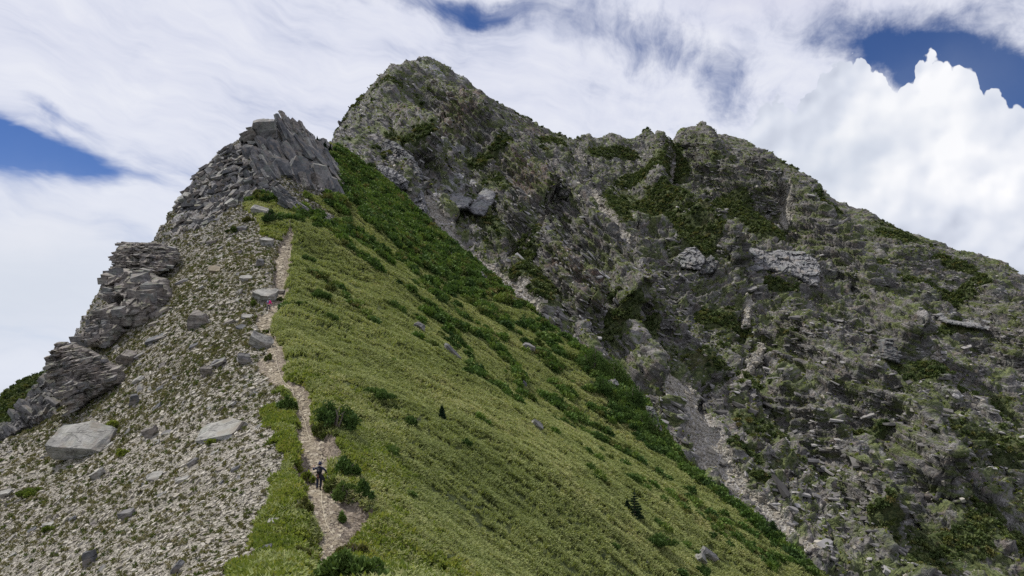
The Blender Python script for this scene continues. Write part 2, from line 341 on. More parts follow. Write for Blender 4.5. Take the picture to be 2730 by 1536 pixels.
def regionA(x, y):
    """0 scree, 1 path, 2 grass; plus distances used for carving"""
    jx = x + 0.55*fbm(x*1.1, y*1.1, s=5, o=4) + 0.6*fbm(x*.3, y*.3, s=6, o=2)
    l, r = trail_lr(y); inr = y < Y_TOP
    reg = np.zeros(x.shape, np.int8)
    reg[(jx > l) & (jx < r) & inr] = 1
    reg[(jx >= r) & inr] = 2
    jg = x + 1.6*fbm(x*.35, y*.35, s=7, o=4)
    reg[(jx <= l) & (jg > np.interp(y, *_gl)) & (y < _gl[0][-1])] = 2
    far = ~inr
    ridge_x = np.interp(y, [Y_TOP, Y_TOP+15, 185, 200, 215, 250, 280], [_tl[1][-1], -44, -44, -47, -52, -58, -60])
    reg[far & (jx > ridge_x)] = 2
    jy = y + 0.8*fbm(x*.4, y*.4, s=9, o=3)
    reg[pip(G_TOP, jx, jy) & (reg != 1)] = 2
    reg[pip(CRAG, jx, jy)] = 0; reg[pip(RIB, jx, jy)] = 0
    reg[y > 262] = 2
    return reg
def detA(x, y):
    """small relief of the near ridge: hollow trail, raised turf, scree lumps, crag base"""
    l, r = trail_lr(y); jx = x + 0.3*fbm(x*.8, y*.8, s=5, o=2)
    din = np.where(y < Y_TOP, np.minimum(jx-l, r-jx), -9)
    w = sstep(-0.15, 0.35, din)
    z = -0.55*w*sstep(15, 30, y)
    g = sstep(0, 0.8, jx-r)*(y < Y_TOP) + (y >= Y_TOP)*sstep(-50, -42, x)
    gl = sstep(0, .5, jx-np.interp(y, *_gl))*sstep(0, .4, l-jx)*(y < _gl[0][-1])
    mound = fbm(x*.22, y*.22, s=21, o=3)*0.55 + fbm(x*.9, y*.9, s=22, o=2)*0.14
    z = z + g*(0.25+mound) + gl*(0.3+0.25*mound)
    sc = np.clip(1-g-gl-w, 0, 1)
    z = z + sc*(fbm(x*.12, y*.12, s=31, o=3)*0.9 + fbm(x*.6, y*.6, s=32, o=3)*0.22)
    # old soil banks slipping on the right of the trail
    z = z + w*(0.10*fbm(x*2, y*2, s=41, o=2))
    return z
def HA(x, y): return HA0(x, y) + detA(x, y)

# ------------------------------------------------------------------ materials
def mat(name):
    m = bpy.data.materials.new(name); m.use_nodes = True; k = NT(m.node_tree); b = k.n['Principled BSDF']
    b.inputs['Roughness'].default_value = .9; b.inputs['Specular IOR Level'].default_value = .25
    return m, k, b
def bump(k, b, h, dist, strength=1.0):
    n = k.node('ShaderNodeBump'); n.inputs['Strength'].default_value = strength; n.inputs['Distance'].default_value = dist; k.put(n.inputs['Height'], h); k.l.new(n.outputs[0], b.inputs['Normal'])
def obj_vec(k): return k.node('ShaderNodeTexCoord').outputs['Object']

def rock_colour(k, vec, sc=1.0, dark=(.075, .075, .08), mid=(.17, .165, .165), light=(.34, .33, .32), layers=None, lay=1.0):
    """grey slate: blotches, thin bedding lines, pale lichen and rusty joints"""
    n1 = k.noise(vec, .35*sc, 4, .6); n2 = k.noise(vec, 2.2*sc, 3, .6)
    f = k.m('ADD', k.m('MULTIPLY', n1, .55), k.m('MULTIPLY', n2, .45))
    if layers is not None:
        l = k.noise(layers, lay, 3, .6); f = k.m('ADD', k.m('MULTIPLY', f, .6), k.m('MULTIPLY', l, .4))
    c = k.ramp(f, [(.36, dark), (.50, mid), (.66, light)])
    w = k.noise(vec, .8*sc, 2, .5); c = k.mix(k.m('MULTIPLY', k.sm(.52, .70, w), .5), c, (.23, .185, .15))
    p = k.noise(vec, .5*sc, 2, .5, 1.0); c = k.mix(k.m('MULTIPLY', k.sm(.5, .7, p), .35), c, (.17, .20, .16))
    return c, f

def m_mountain():
    m, k, b = mat('mountain_rock')
    v = obj_vec(k); veg, scr, lw, lu, rust = (k.attr(a) for a in ('veg', 'scree', 'lw', 'lu', 'pale'))
    lay = k.comb(k.m('MULTIPLY', lu, .07), k.m('MULTIPLY', lw, 1.0), 0.0)
    rc, f = rock_colour(k, v, .35, (.038, .036, .036), (.145, .138, .13), (.37, .355, .342), lay, .8)
    rc = k.mix(k.m('MULTIPLY', rust, .75), rc, (.36, .36, .37)); rc = k.mix(k.m('MULTIPLY', k.attr('rust'), k.sm(.38, .62, k.noise(v, .5, 3, .6))), rc, (.17, .115, .085))
    n = k.noise(v, .9, 4, .65); n5 = k.noise(v, .18, 3, .5)
    sc = k.ramp(n, [(.34, (.24, .225, .205)), (.52, (.43, .41, .38)), (.68, (.60, .58, .55))])
    rc = k.mix(scr, rc, sc)
    lay2 = k.comb(k.m('MULTIPLY', lu, .16), k.m('MULTIPLY', lw, .5), k.m('MULTIPLY', k.sep(v)[1], .1)); moss = k.m('MULTIPLY', k.sm(.47, .56, k.m('ADD', k.m('MULTIPLY', k.noise(lay2, .9, 5, .7), .75), k.m('MULTIPLY', n5, .25))), .85); mc = k.ramp(n, [(.34, (.055, .072, .024)), (.5, (.11, .14, .042)), (.66, (.18, .205, .070))])
    rc = k.mix(k.m('MULTIPLY', moss, k.m('SUBTRACT', 1.0, k.m('MULTIPLY', scr, .8))), rc, mc)
    gn = k.noise(v, 1.1, 3, .6)
    g = k.ramp(gn, [(.32, (.035, .050, .020)), (.5, (.070, .092, .032)), (.68, (.125, .14, .055))])
    br = k.sm(.52, .68, k.noise(v, .11, 3, .6)); g = k.mix(k.m('MULTIPLY', br, .5), g, (.10, .085, .040))
    va = k.sm(.42, .58, k.m('ADD', veg, k.m('MULTIPLY', k.m('SUBTRACT', k.noise(v, .8, 3, .7), .5), .9)))
    k.put(b.inputs['Base Color'], k.mix(va, rc, g))
    h = k.m('ADD', k.m('MULTIPLY', k.noise(lay, 1.5, 4, .7), 1.1), k.m('ADD', k.m('MULTIPLY', k.noise(v, .9, 4, .7), .8), k.m('MULTIPLY', k.voro(v, .7, rnd=1), .4)))
    bump(k, b, h, 1.5, 1.0); return m
def m_scree():
    m, k, b = mat('scree_soil')
    v = obj_vec(k); n = k.noise(v, 1.6, 4, .65); n2 = k.noise(v, .12, 3, .6); vo = k.sep(k.voro(v, 5.0, out='Color'))[0]
    c = k.ramp(n, [(.32, (.19, .17, .135)), (.5, (.285, .26, .212)), (.68, (.385, .357, .30))])
    c = k.mix(.45, c, k.mix(1.0, vo, (.7, .66, .58), 'MULTIPLY'))
    gr = k.m('MULTIPLY', k.attr('moss'), k.sm(.40, .62, k.noise(v, .9, 4, .7)))
    c = k.mix(gr, c, k.ramp(n, [(.35, (.055, .068, .03)), (.65, (.12, .135, .05))]))
    rk, f = rock_colour(k, v, 1.0); c = k.mix(k.attr('rock'), c, rk)
    k.put(b.inputs['Base Color'], c)
    h = k.m('ADD', k.noise(v, 3.0, 4, .7), k.voro(v, 4.0)); bump(k, b, h, .25, .9); return m
def m_path():
    m, k, b = mat('trodden_earth')
    v = obj_vec(k); n = k.noise(v, 1.2, 4, .65); vo = k.sep(k.voro(v, 6.0, out='Color'))[0]
    c = k.ramp(n, [(.34, (.075, .055, .036)), (.5, (.14, .108, .074)), (.66, (.235, .19, .138))]); c = k.mix(.3, c, k.mix(1.0, vo, (.45, .40, .34), 'MULTIPLY'))
    k.put(b.inputs['Base Color'], c); bump(k, b, k.m('ADD', k.noise(v, 4, 4, .7), k.voro(v, 5.0)), .12, .8); return m
def m_turf():
    m, k, b = mat('turf')
    v = obj_vec(k); n = k.noise(v, 1.3, 4, .7); n2 = k.noise(v, .1, 3, .6)
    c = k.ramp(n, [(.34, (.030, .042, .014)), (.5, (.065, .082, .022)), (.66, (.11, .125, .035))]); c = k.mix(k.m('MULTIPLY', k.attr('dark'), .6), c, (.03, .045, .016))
    k.put(b.inputs['Base Color'], c); bump(k, b, k.noise(v, 3, 4, .75), .3, 1.0); return m
def m_leaf(name, cols, var=.35, patch=.05, trans=.25):
    """foliage: colour by plant (random), by patches of ground and by leaf"""
    m, k, b = mat(name)
    v = k.node('ShaderNodeNewGeometry').outputs['Position']; oi = k.node('ShaderNodeObjectInfo').outputs['Random']; ri = k.node('ShaderNodeNewGeometry').outputs['Random Per Island']
    f = k.m('ADD', k.m('MULTIPLY', k.noise(v, patch, 3, .65), .62), k.m('ADD', k.m('MULTIPLY', oi, var*.62), k.m('MULTIPLY', ri, .16)))
    lo = .18; c = k.ramp(f, [(lo+.10+(i/(len(cols)-1))*.48, q) for i, q in enumerate(cols)])
    k.put(b.inputs['Base Color'], c); b.inputs['Roughness'].default_value = .75; b.inputs['Specular IOR Level'].default_value = .12
    tr = k.node('ShaderNodeBsdfTranslucent'); k.put(tr.inputs[0], k.mix(1.0, c, (1.25, 1.3, .6), 'MULTIPLY')); mx = k.node('ShaderNodeMixShader'); mx.inputs[0].default_value = trans
    k.l.new(b.outputs[0], mx.inputs[1]); k.l.new(tr.outputs[0], mx.inputs[2]); k.l.new(mx.outputs[0], k.n['Material Output'].inputs[0]); return m
def m_stone(name, cols, var=.5, sc=2.0):
    m, k, b = mat(name)
    v = k.node('ShaderNodeTexCoord').outputs['Object']; oi = k.node('ShaderNodeObjectInfo').outputs['Random']; n = k.noise(v, sc, 3, .6)
    f = k.m('ADD', k.m('MULTIPLY', oi, var), k.m('MULTIPLY', n, 1-var)); k.put(b.inputs['Base Color'], k.ramp(f, [(.15+i/(len(cols)-1)*.7, q) for i, q in enumerate(cols)]))
    bump(k, b, n, .05, .5); return m
def m_rock(name, dark, mid, light, sc=1.0, mossy=.0, bd=.12, crk=.45):
    """bedded slate for boulders and outcrops; bedding lies in the object's local xy plane"""
    m, k, b = mat(name); v = obj_vec(k)
    lv = k.v('MULTIPLY', v, (.25, .25, 2.4)); c, f = rock_colour(k, v, sc, dark, mid, light, lv, 1.1)
    wv = k.v('ADD', k.v('MULTIPLY', v, (.6, 1.3, 2.6)), k.v('MULTIPLY', k.noise(v, 1.3*sc, 3, .6, col=True), (.9, .9, .5))); cr = k.m('ADD', k.voro(wv, .55*sc, 'DISTANCE_TO_EDGE'), k.m('MULTIPLY', k.sm(.45, .6, k.noise(v, .8*sc, 2)), .05)); c = k.mix(k.m('MULTIPLY', k.sm(.03, .0, cr), crk), c, (.05, .048, .045))
    up = k.sep(k.node('ShaderNodeNewGeometry').outputs['Normal'])[2]
    if mossy:
        g = k.m('MULTIPLY', k.m('MULTIPLY', k.sm(.3, .75, up), k.sm(.50, .60, k.noise(v, 1.0, 4, .7))), mossy); c = k.mix(g, c, (.09, .11, .035))
    k.put(b.inputs['Base Color'], c)
    bump(k, b, k.m('ADD', k.noise(lv, 1.6, 4, .65), k.m('ADD', k.m('MULTIPLY', k.noise(v, 2.5*sc, 4, .7), .7), k.m('MULTIPLY', k.sm(.0, .06, cr), .5))), bd, .9); return m
def m_plain(name, col, rough=.8, metal=0):
    m, k, b = mat(name); n = k.noise(obj_vec(k), 14, 3, .6); c = tuple(x*.7 for x in col); k.put(b.inputs['Base Color'], k.mix(n, c, tuple(min(1, x*1.3) for x in col)))
    b.inputs['Roughness'].default_value = rough; b.inputs['Metallic'].default_value = metal; return m
M = dict(farscrub=m_leaf('far_scrub', [(.030, .046, .017), (.055, .082, .026), (.090, .118, .040), (.125, .145, .055)], .5, .05, .1), scrubgreen=m_leaf('leafy_scrub', [(.035, .065, .016), (.068, .125, .026), (.11, .175, .036), (.16, .20, .05)], .5, .12, .15), ledge=m_stone('ledge_stone', [(.036, .035, .033), (.105, .10, .094), (.185, .178, .169), (.28, .27, .26), (.40, .39, .375)], .55, 1.2), mountain=m_mountain(), scree=m_scree(), path=m_path(), turf=m_turf(),
    bamboo=m_leaf('dwarf_bamboo', [(.115, .145, .045), (.20, .235, .080), (.28, .305, .118), (.385, .36, .17)], .35, .07),
    bank=m_leaf('bank_herbs', [(.07, .095, .022), (.12, .165, .034), (.20, .24, .045), (.28, .27, .08)], .4, .2),
    juniper=m_leaf('juniper_needles', [(.026, .052, .017), (.050, .092, .024), (.085, .140, .034), (.12, .175, .045)], .5, .12, .1),
    azalea=m_leaf('azalea_leaves', [(.040, .062, .016), (.075, .105, .026), (.12, .135, .04), (.16, .14, .055)], .5, .12, .15),
    fir=m_leaf('fir_needles', [(.012, .026, .014), (.022, .046, .022), (.040, .072, .032)], .4, .3, .08),
    tuft=m_leaf('dry_tufts', [(.080, .080, .042), (.135, .132, .068), (.19, .178, .095), (.25, .225, .13)], .6, .3, .1),
    stones=m_stone('scree_stones', [(.13, .116, .092), (.215, .195, .158), (.285, .263, .217), (.355, .332, .278), (.47, .45, .40)]),
    pathstones=m_stone('path_stones', [(.13, .105, .072), (.215, .18, .125), (.32, .28, .205), (.47, .425, .335)]),
    rock=m_rock('slate', (.07, .07, .074), (.17, .165, .16), (.33, .32, .31), 1.0, .35),
    rockpale=m_rock('pale_slate', (.13, .125, .112), (.28, .275, .25), (.44, .435, .40), 1.0, .15, .14),
    rockdark=m_rock('dark_slate', (.045, .047, .050), (.105, .108, .113), (.22, .22, .22), .8, .15),
    rockwarm=m_rock('weathered_slate', (.070, .063, .058), (.19, .172, .155), (.36, .335, .30), 1.0, .5, .2, .12),
    cliff=m_rock('cliff_slate', (.09, .09, .095), (.20, .20, .205), (.34, .34, .345), .3, .2, .4),
    wood=m_plain('grey_wood', (.20, .17, .14)), rope=m_plain('pale_rope', (.50, .45, .34)))

# ------------------------------------------------------------------ the near ridge
LOD = 1.0
X, Y, Z = up_fan(HA0, -44, 40, .066*LOD, 3, 330, .0058*LOD)
Z = Z + detA(X, Y)
reg = regionA(X, Y)
crag = pip(CRAG, X, Y); rib = pip(RIB, X, Y)
sdl = -sdist(POLY_L, X, Y)                    # positive beyond the left rim: cliffs
rimrock = np.clip(sstep(-3.0, 1.0, sdl + 1.5*fbm(X*.2, Y*.2, s=61)), 0, 1)*(reg == 0)
upper = sstep(128, 168, Y + 10*fbm(X*.05, Y*.05, s=62))
rock = np.clip(crag*1.0 + rib*1.0 + rimrock + upper*(reg == 0)*.75, 0, 1)
N = normals(X, Y, Z)
br, bx, by, bz, be = cells(X*.45, Y*.45, Z*.7, s=3)
dd = rock*((br-.5)*1.3 + .55*bx + .3*by) + (crag*1.0)*.7*fbm(X*.3, Y*.3, Z*.3, s=63, o=3)
X2, Y2, Z2 = X+N[..., 0]*dd, Y+N[..., 1]*dd, Z+N[..., 2]*dd*.8
moss = np.clip(.25 + .9*fbm(X*.09, Y*.09, s=64, o=4) + .45*sstep(60, 110, Y) - .35*sstep(70, 40, Y), 0, 1)
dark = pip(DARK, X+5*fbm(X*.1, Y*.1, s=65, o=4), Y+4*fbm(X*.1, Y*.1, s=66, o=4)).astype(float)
q = reg[:-1, :-1]
at = dict(rock=rock, moss=moss, dark=dark)
grid_mesh('scree_slope', X2, Y2, Z2, M['scree'], q == 0, True, at)
grid_mesh('path', X2, Y2, Z2, M['path'], q == 1, True)
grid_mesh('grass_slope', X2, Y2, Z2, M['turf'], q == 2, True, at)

# ------------------------------------------------------------------ the mountain behind
def strokes(lst, fn, y0=200):
    """lst of (radius in photo px, [(px, py), ...]) -> world capsules (points, radius in metres)"""
    out = []
    for r, pts in lst:
        q = march(fn, [p[0] for p in pts], [p[1] for p in pts], y0)
        out.append((q, r*q[:, 1]/FPX))
    return out
def stroke_field(caps, x, y, z, warp=0):
    f = np.full(x.shape, -9.0)
    for q, r in caps:
        if len(q) == 1: d = np.sqrt((x-q[0, 0])**2+(y-q[0, 1])**2*.6+(z-q[0, 2])**2); f = np.maximum(f, 1-d/r[0]); continue
        for a, b, ra, rb in zip(q[:-1], q[1:], r[:-1], r[1:]):
            e = b-a; L = (e*e).sum()+1e-6; t = np.clip(((x-a[0])*e[0]+(y-a[1])*e[1]+(z-a[2])*e[2])/L, 0, 1)
            d = np.sqrt((x-a[0]-t*e[0])**2+(y-a[1]-t*e[1])**2+(z-a[2]-t*e[2])**2); f = np.maximum(f, 1-d/(ra+(rb-ra)*t))
    return f
GULLY = [(40, [(1528,372),(1568,432),(1572,492)]), (42, [(1556,520),(1624,584),(1656,640),(1680,690)]), (55, [(1680,740),(1685,824),(1713,874),(1762,940),(1845,1073),(1880,1200),(1990,1330),(2120,1450)]),
         (50, [(1100,520),(1141,555),(1169,607),(1210,662),(1290,710),(1345,760),(1420,850)]), (45, [(2486,943),(2579,1079),(2650,1180)]), (45, [(2036,890),(1986,986),(1893,1043),(1870,1150)]), (38, [(1986,814),(1993,879)]), (30, [(1800,440),(1785,520),(1770,600)]), (30, [(2071,543),(2086,600),(2120,660)]), (40, [(1420,620),(1350,700),(1330,780)]), (35, [(2300,720),(2330,830),(2450,900)])]
SPUR = [(75, [(1130,200),(1230,330),(1380,480),(1450,560)]), (60, [(1060,300),(1100,380),(1110,420)]), (60, [(1450,500),(1540,640),(1640,780),(1650,860)]), (60, [(1760,420),(1740,520),(1850,640),(1950,700)]), (60, [(2000,480),(2150,620),(2300,780),(2420,950)]), (70, [(2100,880),(2250,1030),(2420,1150),(2500,1300)]), (60, [(2600,800),(2730,950)]), (60,[(1350,600),(1480,730),(1560,850)]), (70,[(2080,1080),(2250,1250),(2350,1420)]), (45,[(1850,380),(1900,480),(2000,560)])]
SCREE = [(21, [(1556,512),(1590,548),(1624,590),(1650,625),(1680,690),(1690,735)]), (22, [(1680,800),(1690,840),(1713,874),(1762,935)]), (55, [(1790,1000),(1850,1100),(1880,1200),(1930,1280)]), (28, [(1930,1270),(2040,1370),(2130,1470)]), (30, [(1135,520),(1165,570),(1195,615),(1250,675),(1310,720),(1365,775),(1400,820)]), (26, [(1110,500),(1120,560)]),
         (9, [(1525,365),(1545,400),(1560,440)]), (9, [(2062,530),(2080,580),(2096,605)]), (8, [(1890,610),(1908,660)]), (9, [(2000,800),(1990,850)]), (9, [(2036,900),(1990,990),(1900,1060)]), (10, [(2490,930),(2540,1010),(2600,1090)]), (6, [(1795,430),(1790,480),(1800,520)]), (7, [(1460,560),(1420,640),(1370,720)]), (5, [(1850,560),(1830,600)]), (9,[(1960,650),(1990,640)]),(6,[(1700,600),(1690,650)])]
VEG = [(22, [(1270,442),(1330,436)]), (16, [(1440,382),(1490,380)]), (24, [(1590,405),(1680,398)]), (30, [(1630,540),(1645,590)]), (32, [(1690,480),(1770,470)]), (30, [(1610,620),(1640,665)]), (40, [(1770,560),(1815,640),(1850,670)]), (26, [(1790,410),(1800,460)]), (28, [(1720,560),(1740,610)]), (14, [(1450,470),(1530,580),(1600,660)]),
       (28, [(1940,560),(2000,590),(2040,640)]), (22, [(2095,560),(2130,545)]), (22, [(1960,690),(2010,690)]), (24, [(2250,660),(2330,710)]), (22, [(2410,760),(2480,770)]), (26, [(2530,790),(2620,810)]), (16, [(2500,870),(2570,870)]), (20, [(2120,840),(2190,845)]), (22, [(1890,840),(1970,850)]), (22, [(1780,820),(1810,850)]), (30, [(2560,1030),(2640,1060)]), (18, [(2450,1000),(2510,1015)]),
       (30, [(2690,1130),(2760,1170)]), (24, [(1955,1210),(1985,1230)]), (34, [(2530,1445),(2590,1455)]), (36, [(2630,1430),(2700,1440)]), (24, [(2630,1350),(2650,1370)]), (24, [(2410,1500),(2460,1500)]), (15, [(2300,1290),(2330,1300)]), (14, [(2040,900),(2100,910)]), (14, [(2010,1030),(2060,1050)]), (13, [(2130,1055),(2170,1060)]), (14, [(2300,1130),(2340,1135)]), (12, [(2260,980),(2300,1000)]), (16, [(1395,680),(1400,740),(1440,800)]),
       (22, [(1390,760),(1430,820)]), (20, [(1050,380),(1090,400)]), (12, [(1200,520),(1230,560)]), (16,[(1000,470),(1040,500)]), (14, [(2040,760),(2100,780)]), (16, [(2360,620),(2420,640)]), (16,[(2500,700),(2580,720)]), (20,[(2330,1420),(2360,1440)]), (14,[(2000,1290),(2030,1300)]), (18, [(1640,870),(1660,880)]), (16,[(1900,480),(1960,500)]), (20,[(2160,520),(2220,560)]), (13,[(1560,800),(1600,810)]), (18,[(1700,880),(1740,860)])]
PALE = [(30, [(1120,540),(1180,520)]), (26, [(1200,500),(1250,470)]), (22, [(1160,380),(1250,410)]), (20, [(1190,160),(1230,200)]), (30, [(1130,180),(1160,200)])]
capG, capS, capC, capV, capP = (strokes(l, HB0) for l in (GULLY, SPUR, SCREE, VEG, PALE))
BX, BY, BZ = up_fan(HB0, -24, 43, .062*LOD, 165, 720, .0016*LOD)
N = normals(BX, BY, BZ)
gf = np.maximum(stroke_field(capG, BX, BY, BZ), 0); sf = np.maximum(stroke_field(capS, BX, BY, BZ), 0)
macro = -3.5*sstep(0, 1.1, gf) + 15*sstep(0, 1, sf) + 12*fbm((BX+.3*BY)*.028, BY*.008, BZ*.010, o=4, s=70, ridge=True) - 5
cf = sstep(-.6, .4, stroke_field(capC, BX, BY, BZ)); macro = macro*(1-.75*cf)
top = sstep(2.0, 30.0, sdist(POLY_B, BX, BY)) ; macro = macro*(.12+.88*top)
X3, Y3, Z3 = BX+N[..., 0]*macro, BY+N[..., 1]*macro, BZ+N[..., 2]*macro
N = normals(X3, Y3, Z3)
th = R(8) + R(34)*sstep(110, 10, X3 + 12*fbm(X3*.01, Z3*.01, s=71, o=2))
lu = X3*np.cos(th) - Z3*np.sin(th); lw = Z3*np.cos(th) + X3*np.sin(th) - .25*Y3 + 3.5*fbm(X3*.03, Y3*.03, Z3*.03, o=3, s=72)
BARE = [(70, [(1070,200),(1130,185),(1190,210),(1240,260)]), (45, [(1300,300),(1400,345)]), (30, [(1700,380),(1730,380)]), (38, [(1800,385),(1870,370),(1930,410)]), (40, [(950,360),(1010,300)]), (50, [(2100,860),(2300,950)]), (40, [(1930,700),(2180,720)]), (40, [(2100,1200),(2300,1250),(2500,1250)])]
RUST = [(60, [(1090,330),(1180,350),(1230,330)]), (50, [(1380,480),(1400,540)]), (34, [(1480,740),(1560,850)]), (40, [(1400,330),(1440,350)])]
capB, capR = strokes(BARE, HB0), strokes(RUST, HB0)
bare = sstep(-.4, .5, stroke_field(capB, BX, BY, BZ)+.4*fbm(BX*.08, BY*.08, BZ*.08, o=3, s=68)); rust = .85*sstep(-.4, .6, stroke_field(capR, BX, BY, BZ)+.4*fbm(BX*.08, BY*.08, BZ*.08, o=3, s=69))
scr = np.clip(sstep(-.55, .15, stroke_field(capC, BX, BY, BZ) + 1.0*fbm(X3*.12, Y3*.12, Z3*.16, o=4, s=73)), 0, 1)
vgs = stroke_field(capV, BX, BY, BZ)
flat = N[..., 2]
vnz = fbm(X3*.035, Y3*.035, Z3*.035, o=4, s=74)
veg = np.clip(.22 + 1.0*vnz + 1.1*sstep(-1.1, .3, vgs+.8*fbm(X3*.07, Y3*.07, Z3*.07, o=4, s=84)) + .5*(flat-.62) - .4*sf - .55*bare - .3*rust, 0, 1.3)*(1-scr)
rockm = np.clip(1-.75*sstep(.4, .9, veg)-.85*scr, 0, 1)
disp = np.zeros(X3.shape)
for L, A, U, sd in ((8.0, 3.2, 18.0, 80), (3.0, 2.1, 7.0, 81), (1.3, 1.0, 3.4, 82)):
    wj = lw/L + .35*vn(X3/U, Y3/U, Z3/U, sd); kk = np.floor(wj); fr = wj-kk
    uj = lu/U + .6*hrand(kk.astype(np.int64), kk.astype(np.int64)*0, kk.astype(np.int64)*0, sd)*7
    r = hrand(np.floor(uj).astype(np.int64), kk.astype(np.int64), np.floor(Y3/U).astype(np.int64), sd+5)
    amp = .45+.8*np.clip(vn(X3/40, Y3/40, Z3/40, sd+9)+.4, 0, 1.2)
    disp += A*amp*((r-.5)*.9 + (sstep(0, .85, fr)-sstep(.88, 1.0, fr))*.75 - .3)
br, bx, by, bz, be = cells(X3*.16, Y3*.16, Z3*.22, s=7)
disp += 1.5*(br-.5) + 1.0*bx + .5*bz + 1.0*fbm(X3*.35, Y3*.35, Z3*.35, o=3, s=75)
disp = disp*rockm*(.35+.65*top)
disp += (1-rockm)*(1-scr)*(.9*np.abs(fbm(X3*.3, Y3*.3, Z3*.3, o=3, s=76)) + .3) + scr*.5*fbm(X3*.5, Y3*.5, Z3*.5, o=3, s=77) - scr*.6
# knobs and notches along the crest
crest = sstep(16, 0, np.abs(sdist(POLY_B, BX, BY)))
disp += crest*(2.2*fbm(X3*.09, Y3*.09, Z3*.09, o=4, s=78, ridge=True) - .8)
pale = sstep(-.3, .4, stroke_field(capP, BX, BY, BZ) + .4*fbm(X3*.1, Y3*.1, Z3*.1, o=3, s=79))
knobs = np.zeros(X3.shape)
for kx, ky, kd, kr, kh in [(1733,372,532,8,3.8),(1797,385,536,4.5,-3.8),(1768,392,535,5,-3),(1832,362,538,6,.5),(1858,350,540,9,1),(1885,352,540,6,2),(1700,374,532,5,-2.5),(1640,368,526,6,2.5),(1565,366,516,5,2),(1050,205,425,6,1.5),(1035,240,402,5,2.5),(1100,160,448,7,.8),(1150,166,452,6,.8),(1000,285,375,5,2.5),(1205,180,455,5,-2),(1000,262,392,4,2),(1690,372,531,4,2),(1930,372,540,5,2),(2060,425,524,6,2.5),(2185,512,500,7,2.5),(2300,562,485,6,2)]:
    kp = P(kx, ky, kd); knobs += kh*np.exp(-(((X3-kp[0])**2+(Y3-kp[1])**2*.25)/kr**2)**1.5)
Z3 = Z3 + knobs
X4, Y4, Z4 = X3+N[..., 0]*disp, Y3+N[..., 1]*disp, Z3+N[..., 2]*disp
grid_mesh('mountain', X4, Y4, Z4, M['mountain'], None, True, dict(veg=veg, scree=scr, lw=lw, lu=lu, pale=pale, rust=rust))
print('terrain done', round(time.time()-T0, 1))

# ------------------------------------------------------------------ surface sampling and instancing
rs = np.random.RandomState(11); random.seed(11)
def cell_pick(X, Y, Z, N, w, n, seed=0):
    """n random points on a grid surface, probability = cell area times w"""
    r = np.random.RandomState(seed); p = np.stack([X, Y, Z], -1)
    A = np.linalg.norm(np.cross(p[1:, :-1]-p[:-1, :-1], p[:-1, 1:]-p[:-1, :-1]), axis=-1)*w[:-1, :-1]
    c = np.cumsum(A.ravel()); k = np.minimum(np.searchsorted(c, r.rand(n)*c[-1]), A.size-1); i, j = np.unravel_index(k, A.shape)
    u, v = r.rand(n, 1), r.rand(n, 1)
    q = (p[i, j]*(1-u)*(1-v)+p[i+1, j]*u*(1-v)+p[i, j+1]*(1-u)*v+p[i+1, j+1]*u*v)
    return q, N[i, j], i, j, c[-1]
def raw_mesh(name, verts, faces_idx, nper, m=None, smooth=False):
    me = bpy.data.meshes.new(name); verts = np.asarray(verts, np.float32); me.vertices.add(len(verts)); me.vertices.foreach_set('co', verts.ravel())
    f = np.asarray(faces_idx, np.int32).reshape(-1, nper); me.loops.add(f.size); me.loops.foreach_set('vertex_index', f.ravel()); me.polygons.add(len(f)); me.polygons.foreach_set('loop_start', (np.arange(len(f))*nper).astype(np.int32))
    me.polygons.foreach_set('use_smooth', np.full(len(f), smooth)); me.update(calc_edges=True)
    if m: me.materials.append(m)
    return me
def eulers(nrm, tilt, r, yaw=None):
    """euler angles laying local z along nrm, random yaw, random tilt"""
    n = len(nrm); z = nrm + r.normal(0, tilt, (n, 3)); z /= np.linalg.norm(z, axis=1, keepdims=True)
    a = r.rand(n)*2*math.pi if yaw is None else yaw; h = np.stack([np.cos(a), np.sin(a), np.zeros(n)], 1)
    x = h - z*(h*z).sum(1, keepdims=True); x /= np.linalg.norm(x, axis=1, keepdims=True)+1e-9; y = np.cross(z, x)
    sy = np.sqrt(x[:, 0]**2+x[:, 1]**2)
    return np.stack([np.arctan2(y[:, 2], z[:, 2]), np.arctan2(-x[:, 2], sy), np.arctan2(x[:, 1], x[:, 0])], 1)
